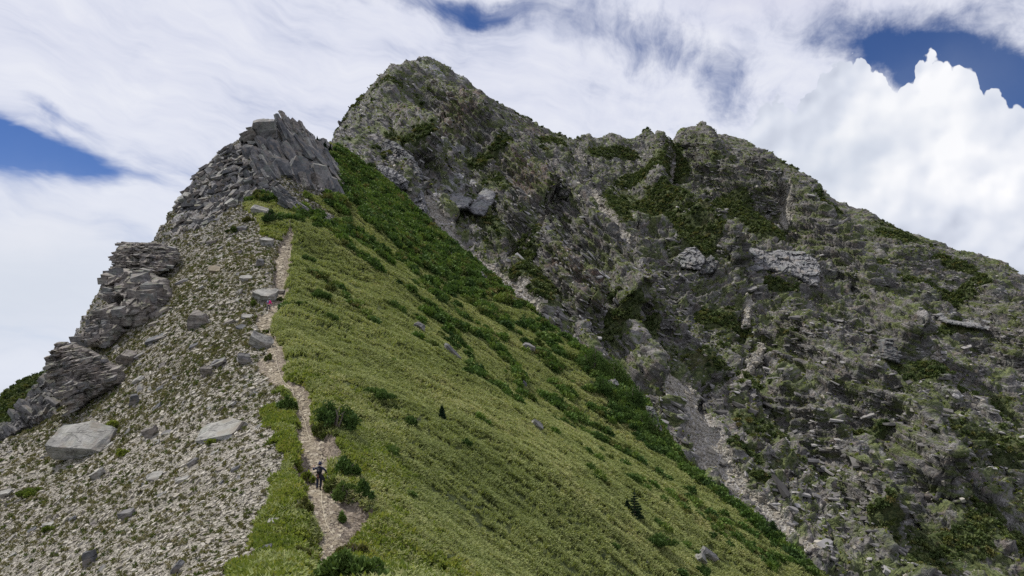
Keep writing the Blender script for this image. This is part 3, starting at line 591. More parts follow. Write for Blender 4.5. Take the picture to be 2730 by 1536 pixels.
def scatter(name, pts, rot, scl, meshes, label=None, cat=None, seed=0):
    me = bpy.data.meshes.new(name); n = len(pts); me.vertices.add(n); me.vertices.foreach_set('co', np.asarray(pts, np.float32).ravel())
    a = me.attributes.new('rot', 'FLOAT_VECTOR', 'POINT'); a.data.foreach_set('vector', np.asarray(rot, np.float32).ravel())
    if np.ndim(scl) == 1: scl = np.repeat(np.asarray(scl)[:, None], 3, 1)
    a = me.attributes.new('scl', 'FLOAT_VECTOR', 'POINT'); a.data.foreach_set('vector', np.asarray(scl, np.float32).ravel())
    a = me.attributes.new('pick', 'INT', 'POINT'); a.data.foreach_set('value', np.random.RandomState(seed).randint(0, len(meshes), n).astype(np.int32))
    o = bpy.data.objects.new(name, me); COL.objects.link(o); o['kind'] = 'stuff'
    if label: o['label'] = label
    if cat: o['category'] = cat
    g = bpy.data.node_groups.new(name, 'GeometryNodeTree'); g.interface.new_socket('Geometry', in_out='INPUT', socket_type='NodeSocketGeometry'); g.interface.new_socket('Geometry', in_out='OUTPUT', socket_type='NodeSocketGeometry')
    L = g.links; nin = g.nodes.new('NodeGroupInput'); nout = g.nodes.new('NodeGroupOutput'); join = g.nodes.new('GeometryNodeJoinGeometry')
    def na(nm, ty): q = g.nodes.new('GeometryNodeInputNamedAttribute'); q.data_type = ty; q.inputs[0].default_value = nm; return q.outputs[0]
    rot_, scl_, pick_ = na('rot', 'FLOAT_VECTOR'), na('scl', 'FLOAT_VECTOR'), na('pick', 'INT')
    e2r = g.nodes.new('FunctionNodeEulerToRotation'); L.new(rot_, e2r.inputs[0])
    for i, m_ in enumerate(meshes):
        so = bpy.data.objects.new(name+'_source', m_); oi = g.nodes.new('GeometryNodeObjectInfo'); oi.inputs['Object'].default_value = so; oi.inputs['As Instance'].default_value = True
        cmp_ = g.nodes.new('FunctionNodeCompare'); cmp_.data_type = 'INT'; cmp_.operation = 'EQUAL'; L.new(pick_, cmp_.inputs[2]); cmp_.inputs[3].default_value = i
        ip = g.nodes.new('GeometryNodeInstanceOnPoints'); L.new(nin.outputs[0], ip.inputs['Points']); L.new(cmp_.outputs[0], ip.inputs['Selection']); L.new(oi.outputs['Geometry'], ip.inputs['Instance'])
        L.new(e2r.outputs[0], ip.inputs['Rotation']); L.new(scl_, ip.inputs['Scale']); L.new(ip.outputs[0], join.inputs[0])
    L.new(join.outputs[0], nout.inputs[0]); md = o.modifiers.new('scatter', 'NODES'); md.node_group = g
    return o

# ------------------------------------------------------------------ small shapes
def blades_mesh(name, n, L, W, m, seed, spread=.12, lean=.5):
    r = np.random.RandomState(seed); V = []; F = []
    for i in range(n):
        a = r.rand()*2*math.pi; b = r.rand()*2*math.pi; c0 = np.array([math.cos(b), math.sin(b), 0])*spread*r.rand()**.5
        d = np.array([math.cos(a), math.sin(a), 0]); s = np.array([-d[1], d[0], 0])*W*(.6+.8*r.rand()); l = L*(.55+.7*r.rand()); le = lean*(.3+r.rand())
        mid = c0+np.array([0, 0, .62*l])+d*l*le*.35; tip = c0+np.array([0, 0, .80*l])+d*l*le
        k = len(V); V += [c0-s*.3, c0+s*.3, mid+s*.5, mid-s*.5, tip]; F += [(k, k+1, k+2, k+3), (k+3, k+2, k+4, k+4)]
    V = np.array(V); q = [f for f in F if f[2] != f[3]]; me = bpy.data.meshes.new(name); me.from_pydata(V.tolist(), [], [tuple(dict.fromkeys(f)) for f in F]); me.materials.append(m); return me
def leaf_cloud(name, lobes, n, size, m, seed, shell=.55, up=.35, aspect=1.8):
    """crown of small leaf sprays filling several lobes (cx, cy, cz, rx, ry, rz); gaps and an uneven outline"""
    r = np.random.RandomState(seed); vol = np.array([l[3]*l[4]*l[5] for l in lobes])**.67; pk = r.choice(len(lobes), n, p=vol/vol.sum()); l = np.array(lobes)[pk]
    d = r.normal(size=(n, 3)); d /= np.linalg.norm(d, axis=1, keepdims=True); rad = (shell+(1-shell)*r.rand(n)**.7)
    rad *= 1+.42*fbm(d[:, 0]*2.2+pk*7, d[:, 1]*2.2, d[:, 2]*2.2, o=3, s=seed); c = l[:, :3]+d*l[:, 3:6]*rad[:, None]
    keep = (c[:, 2] > .02*size) & (fbm(c[:, 0]/(size*5), c[:, 1]/(size*5), c[:, 2]/(size*5), o=2, s=seed+3) > -.32); c, d = c[keep], d[keep]; n = len(c)
    ax = d*.8+r.normal(0, .55, (n, 3))+np.array([0, 0, up]); ax /= np.linalg.norm(ax, axis=1, keepdims=True); sd = np.cross(ax, r.normal(size=(n, 3))); sd /= np.linalg.norm(sd, axis=1, keepdims=True)+1e-9
    s = size*(.55+.9*r.rand(n))[:, None]; V = np.stack([c-ax*s*aspect*.5, c+sd*s*.5+ax*s*.1, c+ax*s*aspect*.5, c-sd*s*.5+ax*s*.1], 1).reshape(-1, 3)
    return raw_mesh(name, V, np.arange(n*4), 4, m)
def cut_block(sx, sy, sz, seed, cuts=7, rough=.16, m=None, name='boulder', sub=0, disp=.0, strata=0):
    """an angular block: a box cut by random planes"""
    r = random.Random(seed); bm = bmesh.new(); bmesh.ops.create_cube(bm, size=1)
    for v in bm.verts: v.co = Vector((v.co.x*(1+r.uniform(-.25, .2)), v.co.y*(1+r.uniform(-.25, .2)), v.co.z*(1+r.uniform(-.15, .15))))
    for i in range(cuts):
        a = r.uniform(0, 2*math.pi); t = r.uniform(-.9, .9) if i % 2 else r.uniform(-.25, .25); n = Vector((math.cos(a)*math.cos(t), math.sin(a)*math.cos(t), math.sin(t))); dmax = max(v.co.dot(n) for v in bm.verts)
        g = bmesh.ops.bisect_plane(bm, geom=bm.verts[:]+bm.edges[:]+bm.faces[:], plane_co=n*dmax*(1-r.uniform(.06, rough*2)), plane_no=n, clear_outer=True)
        e = [x for x in g['geom_cut'] if isinstance(x, bmesh.types.BMEdge)]
        if e: bmesh.ops.edgenet_fill(bm, edges=e)
    for v in bm.verts: v.co = Vector((v.co.x*sx, v.co.y*sy, v.co.z*sz))
    if sub:
        bmesh.ops.triangulate(bm, faces=bm.faces[:]); bmesh.ops.bevel(bm, geom=bm.edges[:], offset=min(sx, sy, sz)*.035, segments=1, affect='EDGES', clamp_overlap=True)
        bmesh.ops.triangulate(bm, faces=bm.faces[:]); bmesh.ops.subdivide_edges(bm, edges=bm.edges[:], cuts=sub, use_grid_fill=True); bm.normal_update()
        co = np.array([v.co[:] for v in bm.verts]); nn = np.array([v.normal[:] for v in bm.verts]); q = 1/max(sx, sy, sz)
        dz = disp*(fbm(co[:, 0]*q*4, co[:, 1]*q*4, co[:, 2]*q*4, o=3, s=seed) + .6*np.round(vn(co[:, 0]*q*1.5, co[:, 1]*q*1.5, co[:, 2]/sz*5, s=seed+1)*1.5)/1.5*(strata))
        for v, a, d_ in zip(bm.verts, nn, dz): v.co += Vector(a)*float(d_)*min(sx, sy, sz)
    me = bpy.data.meshes.new(name); bm.to_mesh(me); bm.free()
    if m: me.materials.append(m)
    return me
def link(name, me, parent=None, loc=None, rot=None, label=None, cat=None, group=None, kind=None):
    o = bpy.data.objects.new(name, me); COL.objects.link(o)
    if parent is not None: o.parent = parent
    if loc is not None: o.location = loc
    if rot is not None: o.rotation_euler = rot
    for k_, v_ in (('label', label), ('category', cat), ('group', group), ('kind', kind)):
        if v_: o[k_] = v_
    return o

# ------------------------------------------------------------------ ground cover (uncountable)
NA = normals(X2, Y2, Z2); RR = np.hypot(X2, Y2); AZ = np.degrees(np.arctan2(X2, Y2)); NB = normals(X4, Y4, Z4)
vis = (np.abs(AZ) < 35.5) & (RR > 19) & (sdist(POLY_R, X2, Y2) < 5) & (sdist(POLY_L, X2, Y2) > -4)
capD = strokes([(22, [(1135,840),(1200,875),(1290,905),(1380,1010),(1396,1068)]), (26, [(1215,775),(1300,845)]), (34, [(1545,935),(1610,965),(1680,1050),(1725,1125),(1785,1200)]), (24, [(1790,1210),(1900,1300),(1990,1370)]), (11, [(1990,1380),(2100,1470)]), (17, [(1165,800),(1130,760),(1060,690)]),
    (15, [(905,620),(960,650)]), (16, [(840,740),(900,775)]), (14, [(1160,960),(1250,1010)]), (12, [(1480,1080),(1520,1110)]), (14, [(1300,760),(1360,805)]), (15, [(850,590),(910,640)]), (13, [(1420,890),(1500,960)]), (13, [(1560,1260),(1610,1300)]), (10, [(1260,1120),(1300,1150)]), (12, [(1620,1090),(1650,1130)]), (14, [(1000,800),(1080,850)])], HA0, 15)
dfield = stroke_field(capD, X2, Y2, Z2)
streak = fbm((X2*.8-Y2*.35)*.05, (Y2*.9+X2*.4)*.16, s=91, o=4)
darkw = np.clip(dark*sstep(-.5, .1, fbm(X2*.07, Y2*.07, s=90, o=3)+.25) + .7*sstep(.05, .35, fbm(X2*.13+Y2*.03, Y2*.3, s=104, o=3)+.45*sstep(140, 200, RR)-.35) + sstep(-.15, .3, dfield+.5*fbm(X2*.25, Y2*.25, s=92, o=3)) + .8*sstep(.28, .55, streak)*sstep(90, 150, RR), 0, 1)*(reg == 2)
rho = (60/np.maximum(RR, 60))**.9
# dwarf bamboo turf
tuft = [blades_mesh('bamboo_tuft', 12, .42, .075, M['bamboo'], i, .16, .55) for i in range(4)]
clump = .10+1.1*sstep(-.45, .30, .6*fbm(X2*.8, Y2*.8, s=93, o=2)+.9*fbm(X2*.16+Y2*.05, Y2*.7-X2*.1, s=101, o=3)+.4*streak)
nearleft = (reg == 2) & (X2 < trail_lr(Y2)[0]) & (Y2 < Y_TOP)
wgt = vis*(reg == 2)*rho*clump*(1-.75*darkw)*np.where(nearleft, .55, 1)
q, nn, i, j, tot = cell_pick(X2, Y2, Z2, NA, wgt, 300000, 1); d_ = RR[i, j]
n1 = fbm(q[:, 0]*.5, q[:, 1]*.5, s=94, o=3)
sc = np.clip((.75+.5*rs.rand(len(q))+.55*n1)*np.clip(d_/70, .9, 1.9)**.55, .4, 2.2)
up = nn*.6+np.array([0.25, -.15, .6]); scatter('grass', q-np.array([0, 0, .04]), eulers(up, .18, rs), sc, tuft, 'yellow-green dwarf bamboo grass covering the slope right of the trail', 'grass')
# low herbs on the bank left of the trail
tuft2 = [leaf_cloud('herb_tuft', [(0, 0, .10, .22, .22, .16)], 46, .085, M['bank'], i, .3) for i in range(3)]
q, nn, i, j, tot = cell_pick(X2, Y2, Z2, NA, vis*nearleft*rho*sstep(-.5, .3, fbm(X2*.8, Y2*.8, s=99, o=3)), 9000, 2)
scatter('herbs', q, eulers(nn*.5+np.array([0, 0, .5]), .2, rs), .6+.9*rs.rand(len(q)), tuft2, 'bright green low plants on the bank left of the trail', 'plants')
# greener herbs beside the trail on its right
q, nn, i, j, tot = cell_pick(X2, Y2, Z2, NA, vis*(reg == 2)*(~nearleft)*sstep(9, 1, X2-trail_lr(Y2)[1])*sstep(90, 60, Y2)*sstep(-.4, .3, fbm(X2*.3, Y2*.3, s=95)), 9000, 3)
scatter('trailside_herbs', q, eulers(nn*.5+np.array([0, 0, .5]), .2, rs), .7+.9*rs.rand(len(q)), tuft2, 'fresh green leafy plants along the right edge of the trail', 'plants')
# juniper and rhododendron scrub in the dark bands
bushes = [leaf_cloud('scrub_bush', [(0, 0, .38, .55, .55, .42), (.3, .2, .3, .4, .4, .3), (-.3, .1, .28, .42, .36, .3)], 230, .17, M[('scrubgreen', 'juniper', 'scrubgreen', 'azalea', 'scrubgreen', 'juniper')[i]], 20+i, .45) for i in range(6)]
q, nn, i, j, tot = cell_pick(X2, Y2, Z2, NA, vis*darkw*(RR > 60)*sstep(-.45, .2, fbm(X2*.35, Y2*.35, s=100, o=2)), 17000, 4)
scatter('scrub', q-np.array([0, 0, .1]), eulers(nn*.5+np.array([.1, 0, .6]), .15, rs), (.45+1.7*rs.rand(len(q))**2.6)*np.clip(RR[i, j]/150, .75, 1.25), bushes, 'dark green juniper and azalea scrub along the ridge and in bands', 'scrub')
capE = strokes([(44, [(1525,965),(1580,1005),(1625,1060),(1680,1130),(1735,1195)]), (17, [(1775,1220),(1840,1280),(1910,1330)]), (20, [(1935,1345),(2020,1415),(2100,1490)]), (24, [(1190,725),(1250,775),(1300,820)]), (34, [(1090,615),(1160,690)]), (22, [(1380,850),(1460,910)])], HA0, 15)
eW = sstep(-.3, .2, stroke_field(capE, X2, Y2, Z2)+.3*fbm(X2*.3, Y2*.3, s=103, o=2))*sstep(-9, -5, sdist(POLY_R, X2, Y2))
big = [leaf_cloud('edge_bush', [(0, 0, .45, .5, .5, .5), (.45, .2, .35, .42, .4, .35), (-.4, .1, .35, .45, .36, .35), (.1, -.4, .3, .4, .35, .3)], 420, .15, M['scrubgreen' if i == 1 else 'juniper'], 40+i, .45) for i in range(3)]
q, nn, i, j, tot = cell_pick(X2, Y2, Z2, NA, vis*eW, 620, 41)
scatter('edge_scrub', q-np.array([0, 0, .2]), eulers(nn*.4+np.array([.1, 0, .7]), .2, rs), .9+1.3*rs.rand(len(q))**1.5, big, 'thick dark scrub hanging over the right skyline edge of the grass slope', 'scrub')
# loose stones of the scree
st = [cut_block(1, .62, .20+.06*i, 50+i, 5, .2, M['stones'], 'stone') for i in range(7)]
sw = vis*(reg == 0)*(1-.85*crag)*(60/np.maximum(RR, 45))**1.1
q, nn, i, j, tot = cell_pick(X2, Y2, Z2, NA, sw*(.6+.8*sstep(-.4, .5, fbm(X2*.2, Y2*.2, s=96, o=3))), 330000, 5); d_ = RR[i, j]
s = (.030+.085*rs.rand(len(q))**2.4+.26*rs.rand(len(q))**22+.40*rs.rand(len(q))**200)*np.clip(d_/60, .8, 1.9)**.6
yaw = rs.normal(R(35), .7, len(q)); s3 = s[:, None]*np.stack([.8+.5*rs.rand(len(q)), .7+.7*rs.rand(len(q)), .7+1.0*rs.rand(len(q))], 1)
scatter('scree', q+nn*s[:, None]*.05, eulers(nn+np.array([-.12, -.2, .1]), .20, rs, yaw), s3, st, 'grey-beige broken slate covering the slope left of the trail', 'scree')
# dry tufts between the stones
tf = [leaf_cloud('dry_tuft', [(0, 0, .10, .20, .20, .14)], 26, .10, M['tuft' if i < 3 else 'azalea'], 70+i, .3) for i in range(4)]
q, nn, i, j, tot = cell_pick(X2, Y2, Z2, NA, vis*(reg == 0)*(1-.8*crag)*(.34+moss*sstep(45, 95, RR)*.6+.5*moss)*(60/np.maximum(RR, 45))**.8, 42000, 6)
scatter('cushion_plants', q, eulers(nn, .2, rs), (.32+.70*rs.rand(len(q))**2.2)*np.clip(RR[i, j]/60, .9, 1.7)**.6, tf, 'small olive cushion plants dotted between the scree stones', 'plants')
# stones of the trail
pst = [cut_block(1, .7, .22, 80+i, 5, .2, M['pathstones'], 'stone') for i in range(5)]
l_, r_ = trail_lr(Y2); cen = np.exp(-((X2-(l_+np.minimum(r_, l_+2.4))*.5+.25*np.sin(Y2*.3))/.62)**2)
q, nn, i, j, tot = cell_pick(X2, Y2, Z2, NA, vis*(reg == 1)*(.07+1.3*cen)*(60/np.maximum(RR, 45)), 10000, 7)
s = (.07+.13*rs.rand(len(q))**2+.32*rs.rand(len(q))**10)*np.clip(RR[i, j]/60, .8, 2.2)**.6
scatter('trail_stones', q, eulers(nn+np.array([0, -.25, .3]), .16, rs), s, pst, 'pale flat stones strewn along the trodden trail', 'stones')
# broken ledges of the mountain, lying along the bedding
lg = [cut_block(1, .8, .8, 160+i, 7, .2, M['ledge'], 'ledge') for i in range(7)]
visB0 = (np.degrees(np.arctan2(X4, Y4)) > -22)*(np.degrees(np.arctan2(X4, Y4)) < 36)
lw8 = sstep(-.08, .22, fbm(lu*.03, lw*.11, Y4*.02, s=102, o=4)+.04+.2*bare)
q, nn, i, j, tot = cell_pick(X4, Y4, Z4, NB, visB0*rockm*(.05+lw8)*(1-.7*sstep(.35, .7, veg))*(NB[..., 2] > -.2), 46000, 12); n_ = len(q)
tt = th[i, j]; gw = np.stack([np.sin(tt), -.30+0*tt, np.cos(tt)], 1); gw = gw/np.linalg.norm(gw, axis=1, keepdims=True)
sz = .38+1.2*rs.rand(n_)**2.2+2.2*rs.rand(n_)**16; s3 = sz[:, None]*np.stack([1.1+1.3*rs.rand(n_), .8+.5*rs.rand(n_), .22+.30*rs.rand(n_)], 1)
scatter('rock_ledges', q-nn*.15*sz[:, None], eulers(gw, .2, rs, rs.normal(0, .5, n_)), s3, lg, 'broken grey slate ledges stepping across the far mountain face', 'rock ledges')
# the mountain: scrub, tufts and boulders
visB = (AZB := np.degrees(np.arctan2(X4, Y4))) > -22
visB = visB & (AZB < 36)
mb = [leaf_cloud('mountain_bush', [(0, 0, .35, .7, .7, .45), (.4, .2, .3, .5, .4, .3), (-.35, -.2, .3, .5, .5, .35)], 90, .30, M[('farscrub', 'farscrub', 'azalea', 'farscrub')[i]], 120+i, .5) for i in range(4)]
vw = sstep(.42, 1.1, veg+.55*fbm(X4*.11, Y4*.11, Z4*.16, s=97, o=4))
q, nn, i, j, tot = cell_pick(X4, Y4, Z4, NB, visB*vw*(NB[..., 2] > .15), 22000, 8)
scatter('mountain_scrub', q, eulers(nn*.4+np.array([0, 0, .7]), .15, rs), .6+1.3*rs.rand(len(q))**2, mb, 'dark green scrub in patches over the far mountain face', 'scrub')
mt = [leaf_cloud('mountain_tuft', [(0, 0, .2, .5, .5, .25)], 26, .26, M['tuft' if i else 'bank'], 130+i, .3) for i in range(3)]
q, nn, i, j, tot = cell_pick(X4, Y4, Z4, NB, visB*(1-scr*.9)*(.25+sstep(-.3, .5, fbm(X4*.05, Y4*.05, Z4*.05, s=98, o=3)))*(NB[..., 2] > .3), 62000, 9)
scatter('mountain_tufts', q, eulers(nn*.4+np.array([0, 0, .7]), .15, rs), .45+.9*rs.rand(len(q))**2, mt, 'olive grass tufts speckling the ledges of the far mountain', 'plants')
bst = [cut_block(1, .7, .45, 140+i, 5, .2, M['stones'], 'stone') for i in range(5)]
q, nn, i, j, tot = cell_pick(X4, Y4, Z4, NB, visB*(.05+4.5*scr)*(1-.9*vw), 60000, 10)
scatter('mountain_debris', q, eulers(nn, .35, rs), .25+.55*rs.rand(len(q))**3+1.6*rs.rand(len(q))**25, bst, 'pale loose blocks lying in the gullies of the far mountain', 'rocks')
print('scatter done', round(time.time()-T0, 1))

# ------------------------------------------------------------------ boulders and slabs standing on their own
def put_rock(x0, y0, x1, y1, roll, m, label, group=None, asp=.7, th=.55, seed=None, fn=None, cat='boulder', name='boulder', face=0.0, sink=.25, det=1):
    """x0..y1 = the rock's extent in the photograph; its distance comes from the ground at its foot"""
    fn = fn or HA; seed = seed if seed is not None else int(x0*3+y0); g = march(fn, [(x0+x1)/2], [y1-1], 15)[0]; mpp = g[1]/FPX
    W = (x1-x0)*mpp; H = (y1-y0)*mpp; D = W*asp; T = max(H*th, W*.10)
    e = .4; n = Vector((float(fn(g[0]-e, g[1])-fn(g[0]+e, g[1])), float(fn(g[0], g[1]-e)-fn(g[0], g[1]+e)), 2*e)).normalized()
    n = (n*.6+Vector((0, -face, .5))).normalized(); n.rotate(Matrix.Rotation(R(roll), 3, 'Y'))
    x = Vector((1, 0, 0)); x = (x-n*x.dot(n)).normalized(); y = n.cross(x); o = link(name, cut_block(W*1.02, D*.95, T*.95, seed, 13, .17, m, 'boulder', 3 if W/mpp > 90 else 2 if det and W/mpp > 22 else 0, .13, 1.0))
    o.matrix_world = Matrix.Translation(Vector((g[0], g[1]+D*.30, g[2]+H*.42-(sink-.25)*T))) @ Matrix((x, y, n)).transposed().to_4x4()
    o['label'] = label; o['category'] = cat
    if group: o['group'] = group
    return o
RK, RP, RD, RW = M['rock'], M['rockpale'], M['rockdark'], M['rockwarm']
BIG = 'boulders and slabs on the scree'
for a in [
 (144,1122,289,1224, 14, RP, 'largest pale flat slab, at far left below the dark layered outcrop', .8, .42, 5, .55),
 (516,1124,639,1176, -12, RP, 'long pale pointed slab lying alone in the middle of the scree', .8, .42, 9, .35),
 (494,822,554,878, 18, RW, 'wedge-shaped grey boulder halfway up the scree, right of the cave block', .8, .8, 12, .2),
 (672,762,737,806, 3, RP, 'flat-topped grey slab overhanging just above the hiker in pink', .9, .6, 15, .2),
 (655,876,722,934, 32, RP, 'big smooth tan slab at the left trail edge below the hiker in pink', .7, .5, 19, .4),
 (629,936,666,977, 24, RK, 'grey slab standing tilted beside a small tan slab left of the trail', .6, .8, 22, .2),
 (690,630,727,657, 5, RP, 'pale grey block near the top of the trail, left of the rope stake', .8, .8, 25, .2),
 (664,540,714,572, 20, RP, 'light grey slab jutting from the green knoll below the crag', .8, .5, 28, .3),
 (625,599,655,619, 0, RD, 'dark rounded boulder left of the green knoll', .8, .8, 31, .1),
 (548,637,575,655, 3, RW, 'square grey-brown block on the upper scree', .9, .9, 34, .1),
 (331,838,394,876, -6, RW, 'broad brown boulder lying under the cave block', .8, .7, 37, .1),
 (383,890,452,911, -4, RD, 'long thin dark slab lying flat on the upper left scree', .6, .6, 40, .1),
 (305,934,356,982, 28, RW, 'egg-shaped grey boulder right of the dark layered outcrop', .8, .9, 43, .1),
 (552,698,586,733, 20, M['pathstones'], 'cream-coloured slab high on the scree between grey rubble', .7, .3, 46, .9),
 (639,730,675,752, 6, RP, 'flat grey-green slab above the overhanging slab', .7, .5, 49, .2),
 (682,688,702,714, 25, RK, 'small upright block left of the upper trail', .7, .9, 52, .1),
 (554,957,602,982, -18, RK, 'grey slanted slab left of the tilted slab by the trail', .6, .6, 55, .2),
 (386,817,446,848, -14, RW, 'brown sloping slab directly right of the cave', .7, .5, 58, .2),
 (232,1250,276,1279, -20, RP, 'narrow grey boulder below the largest pale slab', .6, .6, 61, .1),
 (379,1134,418,1168, -12, RW, 'purplish boulder between the two large pale slabs', .8, .8, 64, .2),
 (343,999,381,1026, -22, RP, 'thin grey-green slab propped above a dark boulder', .7, .4, 67, .2),
 (343,1048,371,1084, 10, RD, 'dark boulder right of the layered outcrop under a thin propped slab', .8, .9, 70, .0),
 (533,973,562,1005, 18, RW, 'pinkish angular block among mid-slope stones', .7, .8, 73, .2),
 (556,954,593,980, -25, RK, 'slanted grey slab touching the pinkish block mid-slope', .5, .6, 76, .2),
 (602,1069,631,1088, -22, RP, 'small pale slab above the long pointed slab', .6, .5, 79, .2),
 (466,1270,503,1286, 2, RP, 'pale flat stone low on the bare gravel slope', .7, .5, 82, .2),
 (315,1361,351,1388, 0, RK, 'pale grey lump on the lower left scree', .8, .8, 85, .1),
 (216,1465,249,1513, 5, RD, 'dark rounded boulder with a pale stone behind it near the lower left', .8, .9, 88, .0),
 (446,1496,488,1534, -40, RD, 'dark tilted slab at the bottom edge of the photo, left of the green bank', .5, .4, 91, .1),
 (110,1392,143,1408, 4, RP, 'thin pale slab over a green tuft at lower left', .7, .5, 94, .1),
 (-6,1304,25,1330, -10, RP, 'pale slab cut by the left edge of the photo', .8, .5, 97, .2),
 (610,1243,640,1259, -8, RD, 'thin dark slab on bare gravel left of the green bank', .5, .5, 100, .1),
 (496,1222,527,1246, -16, RK, 'grey boulder low right of the long pointed slab', .8, .7, 103, .1),
 (387,1260,428,1284, 4, RP, 'pale grey-green slab in the middle of the lower scree', .8, .5, 106, .4),
 (176,1377,204,1391, -18, RD, 'short dark slab sticking from the lower left scree', .5, .5, 109, .1),
 (672,1425,700,1447, -20, RK, 'grey slab half buried at the left rim of the green bank', .7, .5, 112, .1),
 (682,1452,722,1475, -20, RD, 'dark slate slab lying on the green bank near the bottom', .6, .4, 115, .2),
 (708,1385,741,1406, 0, RP, 'pale lichen-covered rock sunk in the green bank', .8, .8, 118, .1),
 (465,740,500,760, -10, RK, 'grey slab right of the layered rim outcrop', .7, .5, 121, .2),
 (590,850,625,868, -15, RW, 'low brown slab left of the big smooth tan slab', .6, .5, 124, .2),
 (640,835,672,853, 14, RP, 'grey slab just below and left of the hiker in pink', .8, .5, 127, .4),
 (735,770,757,785, -5, RW, 'reddish brown block on the trail above the hiker in pink', .8, .7, 130, .1)]:
    x0, y0, x1, y1, roll, m_, lab, asp, th_, sd0, face = a
    put_rock(x0, y0, x1, y1, roll, m_, lab, BIG, asp, th_, sd0, face=face)
TURF_ROCKS = 'rocks showing through the grass slope'
for a in [
 (1098,858,1134,884, 20, RK, 'grey boulder in the upper grass slope below the dark bush band', .8, .7, 3, .3), (1176,918,1232,953, 36, RK, 'long narrow plank-like slab lying in the grass', .35, .35, 4, .3),
 (1390,914,1424,939, 10, RK, 'grey boulder under a small bush on the upper right grass', .8, .8, 6, .1), (1413,1116,1451,1150, 38, RP, 'white wedge of rock alone in the middle of the grass slope', .5, .5, 7, .5),
 (1384,1015,1406,1034, 30, RD, 'small dark rock at the foot of the long bush band', .7, .8, 8, .1), (1211,758,1245,780, 18, RK, 'grey rock on the upper grass edge beside dark bushes', .8, .7, 10, .1),
 (1260,776,1279,790, 10, RP, 'small pale rock on the upper grass edge', .8, .7, 11, .1), (1362,795,1395,815, 8, RP, 'pale slab on the skyline edge of the grass above the scree gully', .7, .6, 13, .2),
 (1183,668,1237,692, 6, RK, 'flat grey slab jutting from the far edge of the green ridge', .6, .6, 14, .2), (1852,1476,1886,1510, 42, RP, 'pointed pale rock rising from the grass at lower right', .6, .8, 16, .3),
 (1866,1464,1917,1498, 30, RK, 'long grey rock behind the pointed pale rock at lower right', .5, .6, 17, .2), (1808,1461,1835,1475, 15, RP, 'low white rock left of the pair of rocks at lower right', .7, .7, 18, .2),
 (1719,1495,1732,1509, 35, RP, 'tiny white stone in the grass near the bottom right', .6, .6, 20, .2), (1316,914,1345,936, 25, RP, 'small white-grey rock below the highest bushes of the grass slope', .7, .6, 21, .2),
 (1315,828,1335,850, 25, RP, 'pale stone among bushes near the top of the grass slope', .7, .6, 23, .2)]:
    x0, y0, x1, y1, roll, m_, lab, asp, th_, sd0, face = a
    put_rock(x0, y0, x1, y1, roll, m_, lab, TURF_ROCKS, asp, th_, sd0, face=face, cat='rock', name='rock')
# medium slabs nobody could tell apart: shared label, one object each
r = np.random.RandomState(5); proto = [cut_block(1, .7, .24, 300+i, 8, .16, (RK, RP, RW, RD)[i % 4], 'slab', 1, .06, 1.0) for i in range(10)]
q, nn, i, j, tot = cell_pick(X2, Y2, Z2, NA, vis*(reg == 0)*(1-crag)*sstep(40, 75, RR)*(RR < 175)*(60/np.maximum(RR, 60))**.6, 190, 15)
e_ = eulers(nn+np.array([-.1, -.25, .1]), .22, r, r.normal(R(30), .6, len(q)))
for a in range(len(q)):
    s = (.45+.75*r.rand()**2)*np.clip(RR[i[a], j[a]]/90, .7, 1.5); o = link('slab', proto[a % 10], None, q[a]+nn[a]*s*.06, e_[a], 'medium loose slate slab lying on the scree slope', 'slab', 'loose slabs strewn over the scree', 'thing'); o.scale = (s, s*(.7+.5*r.rand()), s*(.7+.8*r.rand()))

def slab_verts(cx, ax, sx, sy, sz, r):
    v = [];
    for k in range(8):
        s = ((k & 1)*2-1, (k >> 1 & 1)*2-1, (k >> 2 & 1)*2-1); l = [.5*sx*s[0]*(1+r.uniform(-.22, .12)), .5*sy*s[1]*(1+r.uniform(-.2, .15)), .5*sz*s[2]*(1+r.uniform(-.3, .3))+sz*.15*s[0]*r.uniform(-1, 1)]
        v.append(cx+ax[0]*l[0]+ax[1]*l[1]+ax[2]*l[2])
    return v
SF = [(0, 2, 3, 1), (4, 5, 7, 6), (0, 1, 5, 4), (2, 6, 7, 3), (0, 4, 6, 2), (1, 3, 7, 5)]
def axes(lon, thn):
    l = np.array(lon, float); l /= np.linalg.norm(l); t = np.array(thn, float); t -= l*(t@l); t /= np.linalg.norm(t); return l, np.cross(t, l), t
